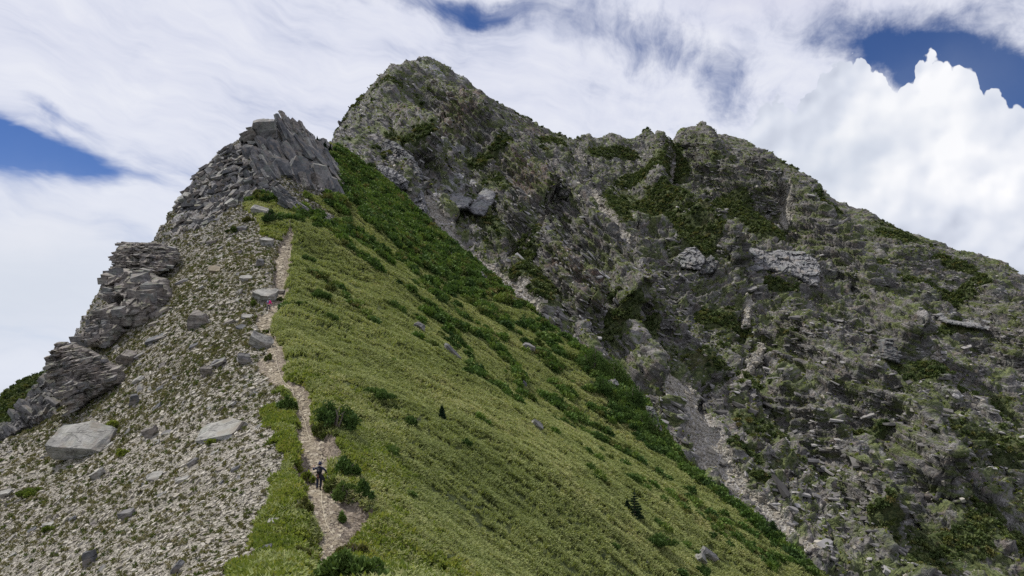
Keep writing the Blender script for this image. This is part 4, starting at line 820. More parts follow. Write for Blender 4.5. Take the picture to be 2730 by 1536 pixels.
# ------------------------------------------------------------------ rock outcrops: closed solids with bedding ledges
def outcrop(name, poly, d0, d1, thick, m, label, cat='rock outcrop', strata=0, L=.8, A=.5, block=1.6, B=.5, group=None, seed=0, jag=1.0, caves=(), join=4.0, lean=0.0, slabs=None):
    """poly: outline in photo px; d0 / d1: distance of its foot and its top; it bulges forward and back from a leaning plane"""
    px = np.array(poly, float); y0, y1 = px[:, 1].min(), px[:, 1].max()
    def wp(p): d = d1+(d0-d1)*(p[1]-y0)/(y1-y0); return P(p[0], p[1], d)
    W3 = np.array([wp(p) for p in px]); c = W3.mean(0); u = W3[:, 0]; z = W3[:, 2]; ym = np.polyfit(z, W3[:, 1], 1)
    h = max(.08, (u.max()-u.min())/130); U, Zg = np.meshgrid(np.arange(u.min()-3*h, u.max()+3*h, h), np.arange(z.min()-3*h, z.max()+3*h, h)); poly2 = list(zip(u, z)); sc_ = (u.max()-u.min())
    jw = jag*sc_*.03; JU = U+jw*fbm(U/sc_*14, Zg/sc_*14, s=seed+1, o=3)+jw*.8*(hrand(np.floor(Zg/(L*.8)).astype(np.int64), np.zeros(U.shape, np.int64), np.zeros(U.shape, np.int64), seed)-.5); JZ = Zg+jw*.6*fbm(U/sc_*14+50, Zg/sc_*14, s=seed+2, o=3)
    ins = pip(poly2, JU, JZ); D = np.full(U.shape, 9e9)
    for a_, b_ in zip(poly2, poly2[1:]+poly2[:1]):
        ex, ez = b_[0]-a_[0], b_[1]-a_[1]; t = np.clip(((JU-a_[0])*ex+(JZ-a_[1])*ez)/(ex*ex+ez*ez+1e-9), 0, 1); D = np.minimum(D, np.hypot(JU-a_[0]-t*ex, JZ-a_[1]-t*ez))
    D = np.where(ins, D, 0); f = np.sqrt(np.clip(D/(thick*.8), 0, 1)*(2-np.clip(D/(thick*.8), 0, 1)))
    ths = R(strata); lw_ = (Zg*math.cos(ths)+U*math.sin(ths)) + .25*L*fbm(U*.5, Zg*.5, s=seed+3, o=3); lw_ = lw_ + L*.9*vn(lw_/L*.7, lw_*0, s=seed+9); kk = np.floor(lw_/L); fr = lw_/L-kk; lu_ = U*math.cos(ths)-Zg*math.sin(ths)
    rr = hrand(np.floor(lu_/(L*3.2)+kk*.37).astype(np.int64), kk.astype(np.int64), np.zeros(U.shape, np.int64), seed+4); br, bx, by, bz, be = cells(lu_/block, lw_/block*1.5, U*0, s=seed+5); br2, bx2, by2, bz2, be2 = cells(lu_/block*2.7, lw_/block*4.0, U*0, s=seed+15)
    rel = A*(.35+1.0*sstep(-.3, .4, fbm(U*.35, Zg*.5, s=seed+7, o=3)))*((rr-.5)*1.1+(sstep(0, .75, fr)-sstep(.85, 1, fr))*.7) + B*((br-.5)*1.5+.8*bx+.6*by) + .45*B*((br2-.5)*1.6+.9*bx2+.6*by2) + .12*fbm(U*1.2, Zg*1.2, s=seed+6, o=3)
    for cx, cy, rad, dep in caves:
        q_ = wp((cx, cy)); rad = rad*q_[1]/FPX; rel = rel - dep*sstep(1.0, .45, np.hypot(U-q_[0], (Zg-q_[2])*1.0)/rad+.15*fbm(U, Zg, s=seed+8, o=2))
    front = -(thick*f*.9 + rel*np.minimum(f*1.6, 1)); back = thick*join*.25*f
    Yc = ym[0]*Zg+ym[1] + lean*(U-c[0])
    Fv = np.stack([U, Yc+front, Zg], -1).reshape(-1, 3); Bv = np.stack([U, Yc+back, Zg], -1).reshape(-1, 3); nR, nC = U.shape; idx = np.arange(nR*nC).reshape(nR, nC)
    cell = (ins[:-1, :-1] | ins[:-1, 1:] | ins[1:, 1:] | ins[1:, :-1]).ravel(); qf = np.stack([idx[:-1, :-1], idx[:-1, 1:], idx[1:, 1:], idx[1:, :-1]], -1).reshape(-1, 4)[cell]
    qb = qf[:, ::-1]; out = ~ins.ravel(); remap = np.where(out, np.arange(nR*nC), np.arange(nR*nC)+nR*nC); V = np.concatenate([Fv, Bv]); F = np.concatenate([qf, remap[qb]])
    used = np.unique(F); rm = np.full(len(V), -1); rm[used] = np.arange(len(used)); V = V[used]; F = rm[F]; org = np.array([c[0], float(ym[0]*z.min()+ym[1]), z.min()]); ca, sa = math.cos(ths), math.sin(ths)
    V = V-org; Vr = V.copy(); Vr[:, 0] = V[:, 0]*ca-V[:, 2]*sa; Vr[:, 2] = V[:, 0]*sa+V[:, 2]*ca
    o = link(name, raw_mesh(name, Vr, F, 4, m, False), None, org, (0, ths, 0), label, cat, group)
    if slabs:
        n_, sx, sy, sz = slabs; r = np.random.RandomState(seed+50); okc = np.argwhere(ins & (f > .25)); pk = okc[r.randint(0, len(okc), n_)]; SV, SFc = [], []
        lon = np.array([ca, -.1, -sa]); nr_ = np.array([sa, -.25, ca])
        for a_, b_ in pk:
            pc = np.array([U[a_, b_], (Yc+front)[a_, b_], Zg[a_, b_]])
            if any(np.hypot(pc[0]-wp((cx, cy))[0], pc[2]-wp((cx, cy))[2]) < rad*wp((cx, cy))[1]/FPX*1.25 for cx, cy, rad, dep in caves): continue
            q_ = (.45+.9*r.rand()**1.6); k0 = len(SV); ax = axes(lon+r.normal(0, .13, 3), nr_+r.normal(0, .12, 3))
            SV += slab_verts(pc+np.array([0, .28*sy*q_, 0]), ax, sx*q_*(.7+.7*r.rand()), sy*q_, sz*q_*(.6+.8*r.rand()), r); SFc += [tuple(k0+x for x in fc) for fc in SF]
        W2 = np.array(SV)-org; W3_ = W2.copy(); W3_[:, 0] = W2[:, 0]*ca-W2[:, 2]*sa; W3_[:, 2] = W2[:, 0]*sa+W2[:, 2]*ca
        ms = bpy.data.meshes.new('broken_slabs'); ms.from_pydata(W3_.tolist(), [], SFc); ms.materials.append(m); ms.materials.append(M['rock']); ms.polygons.foreach_set('material_index', np.repeat((r.rand(len(SFc)//6) < .35).astype(np.int32), 6)); link('broken_slabs', ms, o)
    return o
outcrop('rock_outcrop', [(157,913),(178,911),(216,920),(262,945),(300,968),(327,1000),(316,1025),(268,1050),(232,1068),(190,1102),(172,1065),(160,1020),(150,985),(152,945)], 97, 106, 2.6, M['rockwarm'], 'dark layered outcrop standing out at the far left rim above the largest pale slab', strata=-17, L=.5, A=.75, block=1.6, B=.6, seed=1, jag=1.0, lean=.1, slabs=(120, 1.35, .9, .38))
outcrop('rock_outcrop', [(280,745),(300,728),(340,722),(400,728),(445,745),(455,790),(430,830),(380,850),(345,862),(318,850),(300,815),(283,800),(277,770)], 115.5, 127, 2.8, M['rockwarm'], 'brown bulging block with a dark cave hollow on the left rim', strata=6, L=1.8, A=.25, block=3.0, B=.75, seed=2, caves=[(322,812,27,3.4)], lean=.0, slabs=(45, 1.7, 1.3, 1.15))
outcrop('rock_outcrop', [(322,652),(345,645),(400,648),(440,652),(468,664),(478,690),(450,715),(400,738),(340,740),(305,727),(310,700),(308,680),(316,668)], 133, 144, 2.6, M['rockwarm'], 'stack of thin dark slate layers on the rim above the cave block', strata=2, L=.45, A=.9, block=1.8, B=.5, seed=3, jag=1.6, lean=.0, slabs=(130, 1.5, 1.0, .34))
outcrop('rock_outcrop', [(40,1120),(80,1060),(120,1010),(150,985),(165,1060),(190,1105),(150,1125),(100,1140),(60,1160),(-20,1200),(-40,1170)], 99, 109, 2.4, M['rock'], 'jagged light grey rock rib left of the dark layered outcrop', strata=40, L=.8, A=.4, block=1.2, B=.6, seed=4, lean=-.1, slabs=(90, 1.1, .8, .55))
outcrop('rock_outcrop', [(215,905),(245,850),(275,812),(300,815),(330,850),(330,885),(290,925),(240,925)], 112, 119, 1.7, M['rockwarm'], 'weathered grey-brown rim rock between the layered outcrop and the cave block', strata=-10, L=.9, A=.3, block=1.5, B=.55, seed=5, slabs=(50, 1.4, 1.1, .85))
outcrop('rock_outcrop', [(733,508),(748,500),(775,520),(800,540),(822,560),(810,572),(778,560),(745,535)], 162, 166, 1.0, M['rockdark'], 'narrow dark rock rib crossing the green below the crag', strata=35, L=.8, A=.3, block=1.2, B=.4, seed=6, slabs=(60, 1.6, .9, .6))
outcrop('rock_outcrop', [(838,578),(862,574),(885,590),(906,606),(900,614),(870,604),(845,592)], 168, 172, .8, M['rock'], 'small grey rock rib in the grass right of the trail top', strata=30, L=.7, A=.2, block=1.0, B=.35, seed=7)
outcrop('rock_outcrop', [(1608,1012),(1640,1010),(1660,1035),(1662,1070),(1640,1092),(1620,1060)], 168, 172, 1.6, M['rockdark'], 'dark rock wall among the large bushes on the right edge of the grass', strata=75, L=1.2, A=.4, block=1.6, B=.5, seed=8)
outcrop('rock_outcrop', [(1722,1082),(1742,1086),(1752,1110),(1766,1150),(1792,1196),(1765,1185),(1735,1140)], 160, 163, 1.6, M['rockdark'], 'dark narrow cliff dropping from the right edge of the grass below the big bushes', strata=70, L=1.0, A=.4, block=1.4, B=.5, seed=9)
outcrop('rock_outcrop', [(1252,728),(1285,724),(1305,742),(1290,762),(1262,755)], 214, 216, 1.2, M['rock'], 'grey rock in the bushes on the upper right edge of the green ridge', strata=60, L=1.0, A=.3, block=1.2, B=.4, seed=10)
_dep = Y4*math.cos(PITCH)+Z4*math.sin(PITCH); PBX = (1365+FPX*X4/_dep).ravel(); PBY = (768-FPX*(Z4*math.cos(PITCH)-Y4*math.sin(PITCH))/_dep).ravel(); PBD = Y4.ravel()
def bh(x, y):
    for rad in (6, 10, 16, 25, 40):
        m_ = (np.abs(PBX-x) < rad) & (np.abs(PBY-y) < rad)
        if m_.sum() > 4: return float(np.percentile(PBD[m_], 12))
    return march(HB0, [x], [y], 200)[0][1]
def on_b(poly, off0=4, off1=4):
    ys = [p[1] for p in poly]; lo, hi = poly[int(np.argmax(ys))], poly[int(np.argmin(ys))]; return bh(*lo)-off0, bh(*hi)-off1
for pl, lab, kw in [
 ([(1926,668),(1950,658),(2000,660),(2040,672),(2085,668),(2140,672),(2172,690),(2186,725),(2182,768),(2160,760),(2130,742),(2090,735),(2050,722),(2030,722),(1985,730),(1960,700),(1930,690)], 'pale vertical cliff band crossing the far face', dict(m=M['cliff'], strata=84, L=1.9, A=1.1, block=5, B=1.2, seed=11, thick=5)),
 ([(1800,688),(1830,660),(1858,662),(1880,690),(1868,720),(1820,715)], 'grey cliff block left of the pale vertical cliff band', dict(m=M['cliff'], strata=60, L=1.6, A=.8, block=4, B=1.0, seed=12, thick=4)),
 ([(1872,700),(1895,680),(1918,700),(1900,728),(1868,732)], 'small dark cliff tooth just left of the pale cliff band', dict(m=M['rockdark'], strata=50, L=1.3, A=.7, block=3, B=.8, seed=13, thick=3)),
 ([(1012,395),(1030,372),(1052,378),(1080,400),(1108,428),(1126,462),(1124,484),(1100,478),(1070,462),(1040,440),(1015,425)], 'black overhanging wall of slanting slate on the flank of the main peak', dict(m=M['rockdark'], strata=42, L=1.5, A=1.1, block=4, B=.8, seed=14, thick=7)),
 ([(985,452),(1010,440),(1045,448),(1075,468),(1092,485),(1085,505),(1040,500),(1000,480)], 'grey rounded rock buttress under the black overhanging wall', dict(m=M['cliff'], strata=25, L=1.4, A=.5, block=3.5, B=.8, seed=15, thick=5)),
 ([(1245,560),(1290,500),(1322,515),(1312,545),(1290,578),(1262,572)], 'tilted slab block with parallel cracks low on the main peak', dict(m=M['cliff'], strata=-38, L=1.1, A=.5, block=5, B=.4, seed=16, thick=5)),
 ([(1130,520),(1170,500),(1230,488),(1262,478),(1280,495),(1245,555),(1200,560),(1150,545)], 'broad grey slab dome left of the cracked slab block', dict(m=M['cliff'], strata=20, L=1.6, A=.4, block=6, B=.5, seed=17, thick=6)),
 ([(1085,560),(1105,480),(1125,505),(1140,560),(1130,590),(1105,585)], 'grey rib at the junction of the green ridge and the main peak', dict(m=M['cliff'], strata=65, L=1.4, A=.5, block=3, B=.7, seed=18, thick=4)),
 ([(2345,905),(2390,900),(2400,950),(2395,970),(2360,955)], 'dark overhang in the middle of the right face', dict(m=M['rockdark'], strata=15, L=1.2, A=.7, block=3, B=.7, seed=20, thick=3)),
 ([(2490,838),(2540,832),(2600,850),(2650,858),(2640,880),(2580,872),(2520,860)], 'pale ledge band at the far right', dict(m=M['cliff'], strata=8, L=1.6, A=.7, block=3, B=.7, seed=21, thick=3.5))]:
    m_ = kw.pop('m'); th_ = kw.pop('thick'); d0, d1 = on_b(pl, th_*.1+1, th_*.1); outcrop('rock_outcrop', pl, d0, d1, th_*.5, m_, lab, join=14, group='cliffs and buttresses of the far mountain', **kw)

# ------------------------------------------------------------------ the crag above the trail
croot = bpy.data.objects.new('rock_crag', None); COL.objects.link(croot); c0 = march(HA, [740], [400], 60)[0]; croot.location = c0
croot['label'] = 'jagged crag of steep grey slate slabs topping the near ridge'; croot['category'] = 'rock crag'
r = np.random.RandomState(8); CV, CF = [], []
def jit(a, s): return np.array(a)+r.normal(0, s, 3)
zones = [(CRAG, 330, None)]
qq, nn, i, j, tot = cell_pick(X2, Y2, Z2, NA, crag*(np.abs(AZ) < 34)*(sdist(POLY_L, X2, Y2) > -2.5), 820, 21)
ppx = 1365+FPX*qq[:, 0]/(qq[:, 1]*math.cos(PITCH)+qq[:, 2]*math.sin(PITCH))
for a in range(len(qq)):
    p = qq[a]; hi = sstep(-66, -56, p[0])*sstep(38, 52, p[2]); big = hi*.7+.3*r.rand()
    if hi > .5: lon, thn = jit((-.50, .25, .85), .10), jit((.82, -.25, .5), .10); sx, sy, sz = r.uniform(2.5, 6.0), r.uniform(1.4, 3.0), r.uniform(.5, 1.1)
    else: lon, thn = jit((.75, .1, .45), .35), jit((-.35, -.35, .85), .25); sx, sy, sz = r.uniform(1.0, 2.6), r.uniform(.9, 1.8), r.uniform(.3, .8)
    k0 = len(CV); CV += slab_verts(p+nn[a]*sz*.3+np.array([0, 0, .1*sx]), axes(lon, thn), sx, sy, sz, r); CF += [tuple(k0+x for x in f) for f in SF]
me = bpy.data.meshes.new('broken_slabs'); me.from_pydata([tuple(v-c0) for v in CV], [], CF); [me.materials.append(M[k_]) for k_ in ('rock', 'rockdark', 'rockwarm', 'rockpale')]; me.polygons.foreach_set('material_index', np.repeat(r.choice(4, len(CF)//6, p=[.4, .25, .25, .1]), 6).astype(np.int32)); link('broken_slabs', me, croot)
def crag_slab(name, px, py, off, lon, thn, sx, sy, sz, m, seed, label):
    g = P(px, py, march(HA, [min(max(px, 655), 890)], [max(py, 372)], 60)[0][1]-off); ax = axes(lon, thn); o = link(name, cut_block(sx, sy, sz, seed, 11, .20, m, name, 2, .09, .8), croot)
    o.matrix_parent_inverse = Matrix(); o.location = Vector(g-c0); o.rotation_euler = Matrix(ax).transposed().to_euler(); o['label'] = label
for a in [('pinnacle', 752, 345, 2, (-.42, .1, .9), (.85, -.3, .4), 8.5, 2.2, 1.3, M['rockdark'], 1, 'leaning pointed slab forming the very top of the crag'),
 ('pinnacle', 766, 362, 2.5, (-.50, .1, .86), (.80, -.35, .45), 9.5, 2.4, 1.2, M['rockdark'], 2, 'dark slab leaning right of the topmost point'), ('slab', 785, 378, 3, (-.55, .1, .82), (.78, -.4, .45), 9.5, 2.6, 1.1, M['rock'], 3, 'long grey slab sloping down to the right of the crag'),
 ('slab', 812, 395, 3.5, (-.6, .1, .78), (.75, -.4, .5), 9, 3, 1.2, M['rockdark'], 4, 'long dark slab along the right shoulder of the crag'), ('slab', 838, 412, 3.5, (-.6, .1, .76), (.75, -.4, .5), 8, 3, 1.4, M['rockdark'], 5, 'dark blocky slab at the right end of the crag crest'),
 ('summit_block', 700, 345, 2, (.9, .1, .12), (-.1, -.5, .85), 6.2, 4.5, 4.2, M['rock'], 6, 'light grey square block left of the topmost slab'), ('block', 662, 362, 2, (.8, .1, .35), (-.3, -.4, .85), 4.2, 3, 2.6, M['rockwarm'], 7, 'brownish block on the left shoulder'),
 ('dark_face', 750, 450, 4, (-.3, .15, .95), (.35, -.9, .15), 7.2, 4.5, 2.0, M['rockdark'], 8, 'smooth blue-grey face left of the middle crack'), ('dark_face', 800, 460, 4.5, (-.25, .15, .95), (.35, -.9, .1), 8.5, 5.2, 2.4, M['rockdark'], 9, 'tall smooth blue-grey face in the middle'),
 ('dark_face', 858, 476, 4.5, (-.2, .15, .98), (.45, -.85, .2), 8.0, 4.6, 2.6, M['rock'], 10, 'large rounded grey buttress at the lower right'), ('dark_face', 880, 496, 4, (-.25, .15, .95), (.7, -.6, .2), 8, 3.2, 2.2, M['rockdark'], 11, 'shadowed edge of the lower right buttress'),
 ('slab', 665, 405, 3, (-.35, .15, .9), (.6, -.7, .3), 5, 3, 1.3, M['rockdark'], 12, 'dark leaning slab on the left side'), ('slab', 690, 420, 3, (-.4, .15, .9), (.55, -.75, .3), 5.5, 3, 1.3, M['rock'], 13, 'grey leaning slab beside the dark one on the left side'), ('slab', 715, 430, 3, (-.45, .15, .85), (.6, -.7, .3), 5.5, 3.2, 1.2, M['rockdark'], 14, 'dark slab above the green ledge'),
 ('slab', 700, 385, 3, (-.45, .15, .85), (.7, -.6, .4), 6, 3, 1.3, M['rock'], 15, 'grey slab under the summit block'), ('slab', 735, 400, 3.5, (-.45, .15, .85), (.75, -.6, .3), 8, 3, 1.2, M['rockdark'], 16, 'steep dark slab in the centre of the crag'), ('slab', 775, 415, 3.5, (-.5, .15, .85), (.75, -.55, .35), 8, 3, 1.1, M['rock'], 17, 'steep grey slab right of centre')]:
    crag_slab(*a)
print('rocks done', round(time.time()-T0, 1))

# ------------------------------------------------------------------ far slope at the left edge
fitC = tps_fit([tuple(P(*p)) for p in [(-200,1130,215),(-60,1085,218),(0,1062,220),(60,1018,224),(130,990,230),(175,965,238),(240,930,250),(-200,1300,180),(0,1250,180),(100,1200,185),(200,1150,195),(0,1150,200),(100,1080,208),(300,1100,215)]], lam=5)
polyC = [tuple(P(*p)[:2]) for p in [(-300,1150,212),(-60,1085,218),(0,1062,220),(60,1018,224),(130,990,230),(175,965,238),(260,920,252)]]
def HC(x, y): return tps_eval(fitC, x, y) - soft(-sdist(polyC, x, y), 1.5, 3)
CX, CY = fan(-42, -22, .08, 150, 300, .004); CZ = HC(CX, CY); CZ = np.minimum(CZ, 30) + 1.2*fbm(CX*.12, CY*.12, o=4, s=110)
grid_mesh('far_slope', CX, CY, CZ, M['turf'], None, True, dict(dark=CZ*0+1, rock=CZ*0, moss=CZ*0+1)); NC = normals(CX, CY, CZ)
q, nn, i, j, tot = cell_pick(CX, CY, CZ, NC, (np.degrees(np.arctan2(CX, CY)) > -35)*(CY < 262)*1.0, 6000, 31)
scatter('far_slope_scrub', q, eulers(nn*.4+np.array([0, 0, .7]), .15, rs), .7+.9*rs.rand(len(q)), mb, 'dark green scrub covering the distant slope at the far left edge', 'scrub')

# ------------------------------------------------------------------ shrubs
def woody(name, w, d, h, m, seed, leaf, n, spikes=0):
    """foliage and stems of one shrub, metres"""
    r = random.Random(seed); k = max(7, int(w*3.2)); lob = []
    for a in range(k): t = r.random()**.6; an = r.uniform(0, 6.283); q_ = (1-t)*.8+.2*r.random(); lob.append((math.cos(an)*t*w*.47, math.sin(an)*t*d*.45, h*(.16+.50*q_), w*r.uniform(.09, .27), d*r.uniform(.12, .26), h*(.20+.30*q_)))
    fo = leaf_cloud(name, lob, n, leaf, m, seed, .25, .45, 2.0)
    V, F = [], []
    for a in range(7):
        p0 = Vector((r.uniform(-.08, .08)*w, r.uniform(-.08, .08)*d, -.1)); p1 = Vector((r.uniform(-.4, .4)*w, r.uniform(-.4, .4)*d, h*r.uniform(.5, .8))); mid = (p0+p1)/2+Vector((r.uniform(-.1, .1)*w, 0, h*.08))
        for (a0, a1, r0, r1) in ((p0, mid, .035, .024), (mid, p1, .024, .008)):
            kk = len(V)
            for (c, rad) in ((a0, r0), (a1, r1)):
                for t in range(5): V.append((c.x+math.cos(t*1.2566)*rad*h, c.y+math.sin(t*1.2566)*rad*h, c.z))
            F += [(kk+t, kk+(t+1) % 5, kk+5+(t+1) % 5, kk+5+t) for t in range(5)]
    me = bpy.data.meshes.new('stems'); me.from_pydata(V, [], F); me.materials.append(M['wood']); return fo, me
def put_shrub(x0, y0, x1, y1, m, label, group='', seed=0, leaf=.11, dens=1.0, dep=.8, name='shrub', flat=1.0):
    g = march(HA, [(x0+x1)/2], [y1-2], 15)[0]; mpp = g[1]/FPX; w = (x1-x0)*mpp*.92; h = (y1-y0)*mpp*flat*(.72 if group == 'dark shrubs standing in the grass slope' else .92); leaf = max(leaf, mpp*1.8)
    n = int(np.clip(dens*26*w*h/(leaf*leaf), 200, 6500)); fo, stm = woody('foliage', w*1.0, w*dep, h*1.0, m, seed or int(x0+y0), leaf, n)
    o = bpy.data.objects.new(name, None); COL.objects.link(o); o.location = (g[0], g[1]+w*dep*.25, float(HA(g[0], g[1]+w*dep*.25))-.08); o['label'] = label; o['category'] = 'shrub'
    if group: o['group'] = group
    link('foliage', fo, o); link('stems', stm, o); return o
J, AZL, BK = M['juniper'], M['azalea'], M['bank']
TS, GS = 'shrubs beside the trail', 'dark shrubs standing in the grass slope'
for x0, y0, x1, y1, m_, lab, grp, fl in [
 (828,1040,945,1150, J, 'large dark juniper mound right of the trail above the near hiker', TS, .9), (826,1130,890,1168, AZL, 'olive skirt of shrub below the large dark juniper mound', TS, .9), (870,1210,960,1280, J, 'round dark green bush right of the near hiker', TS, .9), (862,1280,905,1322, AZL, 'small bush touching the near hiker from the right', TS, 1),
 (925,1230,1005,1330, J, 'tall dark shrub at the head of the bare soil scar', TS, .9), (888,1290,960,1352, J, 'low dark shrub overhanging the bare soil scar', TS, 1), (798,1250,838,1292, BK, 'small round olive bush left of the near hiker', TS, 1), (892,1360,925,1393, J, 'lone small dark bush in the middle of the bare soil', TS, 1),
 (818,1422,1038,1575, J, 'biggest dark bush at the bottom edge, right of the trail', TS, .9), (895,1428,975,1490, AZL, 'brownish green bush on top of the biggest bottom bush', TS, .9), (783,1300,832,1368, AZL, 'grey-green shrub at the left lip of the trail below the near hiker', TS, .9), (775,1440,832,1492, AZL, 'shrub on the eroded left bank near the bottom', TS, .8),
 (738,1040,788,1095, J, 'small dark shrub on the left lip of the trail opposite the juniper mound', TS, .9), (700,942,730,966, AZL, 'small brown-green tuft in the middle of the stony trail', TS, 1), (268,1122,322,1160, BK, 'bright green tuft beside the largest pale slab', TS, .9), (300,1185,342,1222, BK, 'bright green patch right below the largest pale slab', TS, .8),
 (40,1290,112,1330, BK, 'bright green low patch at lower left', TS, .7), (108,1394,145,1424, BK, 'green tuft under a thin pale slab at lower left', TS, .8), (735,790,760,806, AZL, 'small green bush right of the overhanging slab', TS, 1), (655,798,690,820, BK, 'green tuft left of the hiker in pink', TS, .8), (535,1166,585,1190, BK, 'green tuft in the shade of the long pointed slab', TS, .7), (700,865,722,890, BK, 'olive tuft on the trail edge beside the big smooth tan slab', TS, .8),
 (948,1005,1050,1070, J, 'oval dark juniper patch in the lower grass slope', GS, .7), (1060,1090,1125,1140, J, 'dark shrub right of and below the oval juniper patch', GS, .8), (1222,1150,1262,1192, J, 'small dark streak of juniper in the mid slope', GS, .7), (1030,1055,1070,1100, AZL, 'thin dark shrub between the oval patch and its neighbour', GS, .7),
 (790,652,840,700, J, 'dark shrub right of the upper trail', GS, .7), (812,745,880,800, J, 'dark bush cluster right of the hiker in pink', GS, .7), (850,808,905,860, J, 'dark bush cluster below right of the hiker in pink', GS, .7), (770,780,812,815, J, 'small dark bush closest to the trail beside the hiker in pink', GS, .8), (855,745,890,780, AZL, 'olive bush above the dark clusters', GS, .7),
 (1705,1395,1800,1465, J, 'dark sprawling shrub below the lone conifer', GS, .75), (1838,1495,1905,1540, J, 'dark shrub in front of the pointed pale rock at lower right', GS, .8), (1565,1255,1600,1285, J, 'dark bush up left of the lone conifer', GS, .8), (1590,1268,1625,1300, AZL, 'low dark bush beside another up left of the lone conifer', GS, .8),
 (1845,1268,1872,1300, AZL, 'brownish bush near the right skyline of the grass', GS, .8), (1870,1395,1920,1440, J, 'dark shrub strip right of the sprawling shrub', GS, .7), (1610,1430,1650,1468, J, 'dark shrub left of the sprawling shrub', GS, .7), (1640,1170,1680,1200, AZL, 'brown-green bush below the large edge bushes', GS, .8), (1470,1060,1520,1095, AZL, 'low olive bush in the upper right grass', GS, .7),
 (1540,925,1620,1000, J, 'large dark tree-like bush starting the clump on the right skyline', 'large bushes on the right skyline of the grass', 1.1), (1600,955,1680,1030, J, 'large dark bush in the middle of the right skyline clump', 'large bushes on the right skyline of the grass', 1.1), (1655,1025,1722,1100, J, 'dark bush behind the rock wall in the right skyline clump', 'large bushes on the right skyline of the grass', 1.1), (1690,1090,1760,1160, J, 'dark bush at the lower end of the right skyline clump', 'large bushes on the right skyline of the grass', 1), (1560,1000,1640,1060, J, 'dark bush on the grass side of the right skyline clump', 'large bushes on the right skyline of the grass', .9),
 (1905,1290,1950,1325, J, 'dark bush on the lower right skyline of the grass', 'large bushes on the right skyline of the grass', 1), (1980,1325,2050,1385, J, 'large round dark bush on the lower right skyline', 'large bushes on the right skyline of the grass', 1), (2030,1385,2085,1440, J, 'dark bush just below the large round one on the lower right skyline', 'large bushes on the right skyline of the grass', 1),
 (1190,790,1240,822, J, 'dark bush right of the grey boulder in the upper slope', GS, .8), (1375,892,1425,925, J, 'rounded green bush above a grey boulder on the upper right grass', GS, .9), (1215,700,1280,745, J, 'dark bush clump around the grey rock on the green ridge', GS, .9), (1290,815,1345,850, AZL, 'brownish bush among rocks near the top of the grass slope', GS, .8),
 (660,500,705,535, AZL, 'green shrub below the left side of the crag', 'shrubs around the crag', .9), (690,545,745,600, J, 'dark shrub on the green knoll under the crag', 'shrubs around the crag', .8), (690,430,722,458, J, 'small dark shrub on a ledge in the crag', 'shrubs around the crag', .9), (600,600,640,625, AZL, 'low green shrub left of the knoll', 'shrubs around the crag', .8), (640,572,680,598, AZL, 'olive shrub left of the light grey jutting slab', 'shrubs around the crag', .8), (840,500,900,545, AZL, 'olive shrub at the foot of the crag buttress', 'shrubs around the crag', .8)]:
    put_shrub(x0, y0, x1, y1, m_, lab, grp, flat=fl)

# ------------------------------------------------------------------ conifers
def fir(px, yt, yb, label, seed, wid=.55, group=None):
    g = march(HA, [px], [yb-2], 15)[0]; mpp = g[1]/FPX; H = (yb-yt)*mpp; W = H*wid; r = np.random.RandomState(seed)
    o = bpy.data.objects.new('conifer', None); COL.objects.link(o); o.location = g-np.array([0, 0, .15]); o['label'] = label; o['category'] = 'tree'
    if group: o['group'] = group
    V, F = [], []; L = max(.10, mpp*1.3); tiers = 10
    for t in range(tiers):
        z0 = H*(.08+.86*t/tiers); rad = W*.5*(1-t/tiers)**.85*(1+.25*r.randn()*.5)+.05
        for b in range(int(10-t*.5)+1):
            a = r.rand()*6.283; ln = rad*(.7+.5*r.rand()); dirv = np.array([math.cos(a), math.sin(a), .12+.25*t/tiers]); dirv /= np.linalg.norm(dirv)
            for s in range(int(ln/L*22)+10):
                u = r.rand()**.8; c = np.array([0, 0, z0])+dirv*ln*u+r.normal(0, .30*L*(1.6-u), 3)-np.array([0, 0, .10*ln*u*u]); ax = dirv*.8+r.normal(0, .5, 3); ax /= np.linalg.norm(ax); sd = np.cross(ax, r.normal(size=3)); sd /= np.linalg.norm(sd); w = L*(.7+.6*r.rand())
                k = len(V); V += [c-ax*w*.9, c+sd*w*.35, c+ax*w*.9, c-sd*w*.35]; F.append((k, k+1, k+2, k+3))
    for s in range(30): c = np.array([0, 0, H*(.9+.12*r.rand())])+r.normal(0, L*.25, 3); k = len(V); V += [c-[0, 0, L], c+[L*.3, 0, 0], c+[0, 0, L], c-[L*.3, 0, 0]]; F.append((k, k+1, k+2, k+3))
    link('crown', raw_mesh('crown', np.array(V), np.array(F), 4, M['fir']), o)
    bm = bmesh.new(); bmesh.ops.create_cone(bm, cap_ends=True, segments=8, radius1=H*.035, radius2=H*.008, depth=H*.95, matrix=Matrix.Translation((0, 0, H*.44))); me = bpy.data.meshes.new('trunk'); bm.to_mesh(me); bm.free(); me.materials.append(M['wood']); link('trunk', me, o); return o
fir(1692, 1308, 1385, 'lone dark conifer standing in the lower right grass slope', 1, .62); fir(1672, 1332, 1368, 'short conifer leaning against the lone dark conifer', 2, .7)
fir(1178, 1078, 1122, 'small upright conifer in the middle of the grass slope', 3, .5)
for a, (x, yt, yb) in enumerate([(797,344,356),(812,350,366),(826,354,372),(838,362,380),(852,368,388),(866,376,396),(880,384,404),(893,392,410),(820,352,366),(845,362,382)]):
    g = march(HA, [x], [yb+6], 60)[0]
    fir(x, yt+1, yb+7, 'tiny dark conifer on the skyline ridge behind the crag', 10+a, .6, 'tiny conifers on the ridge behind the crag')

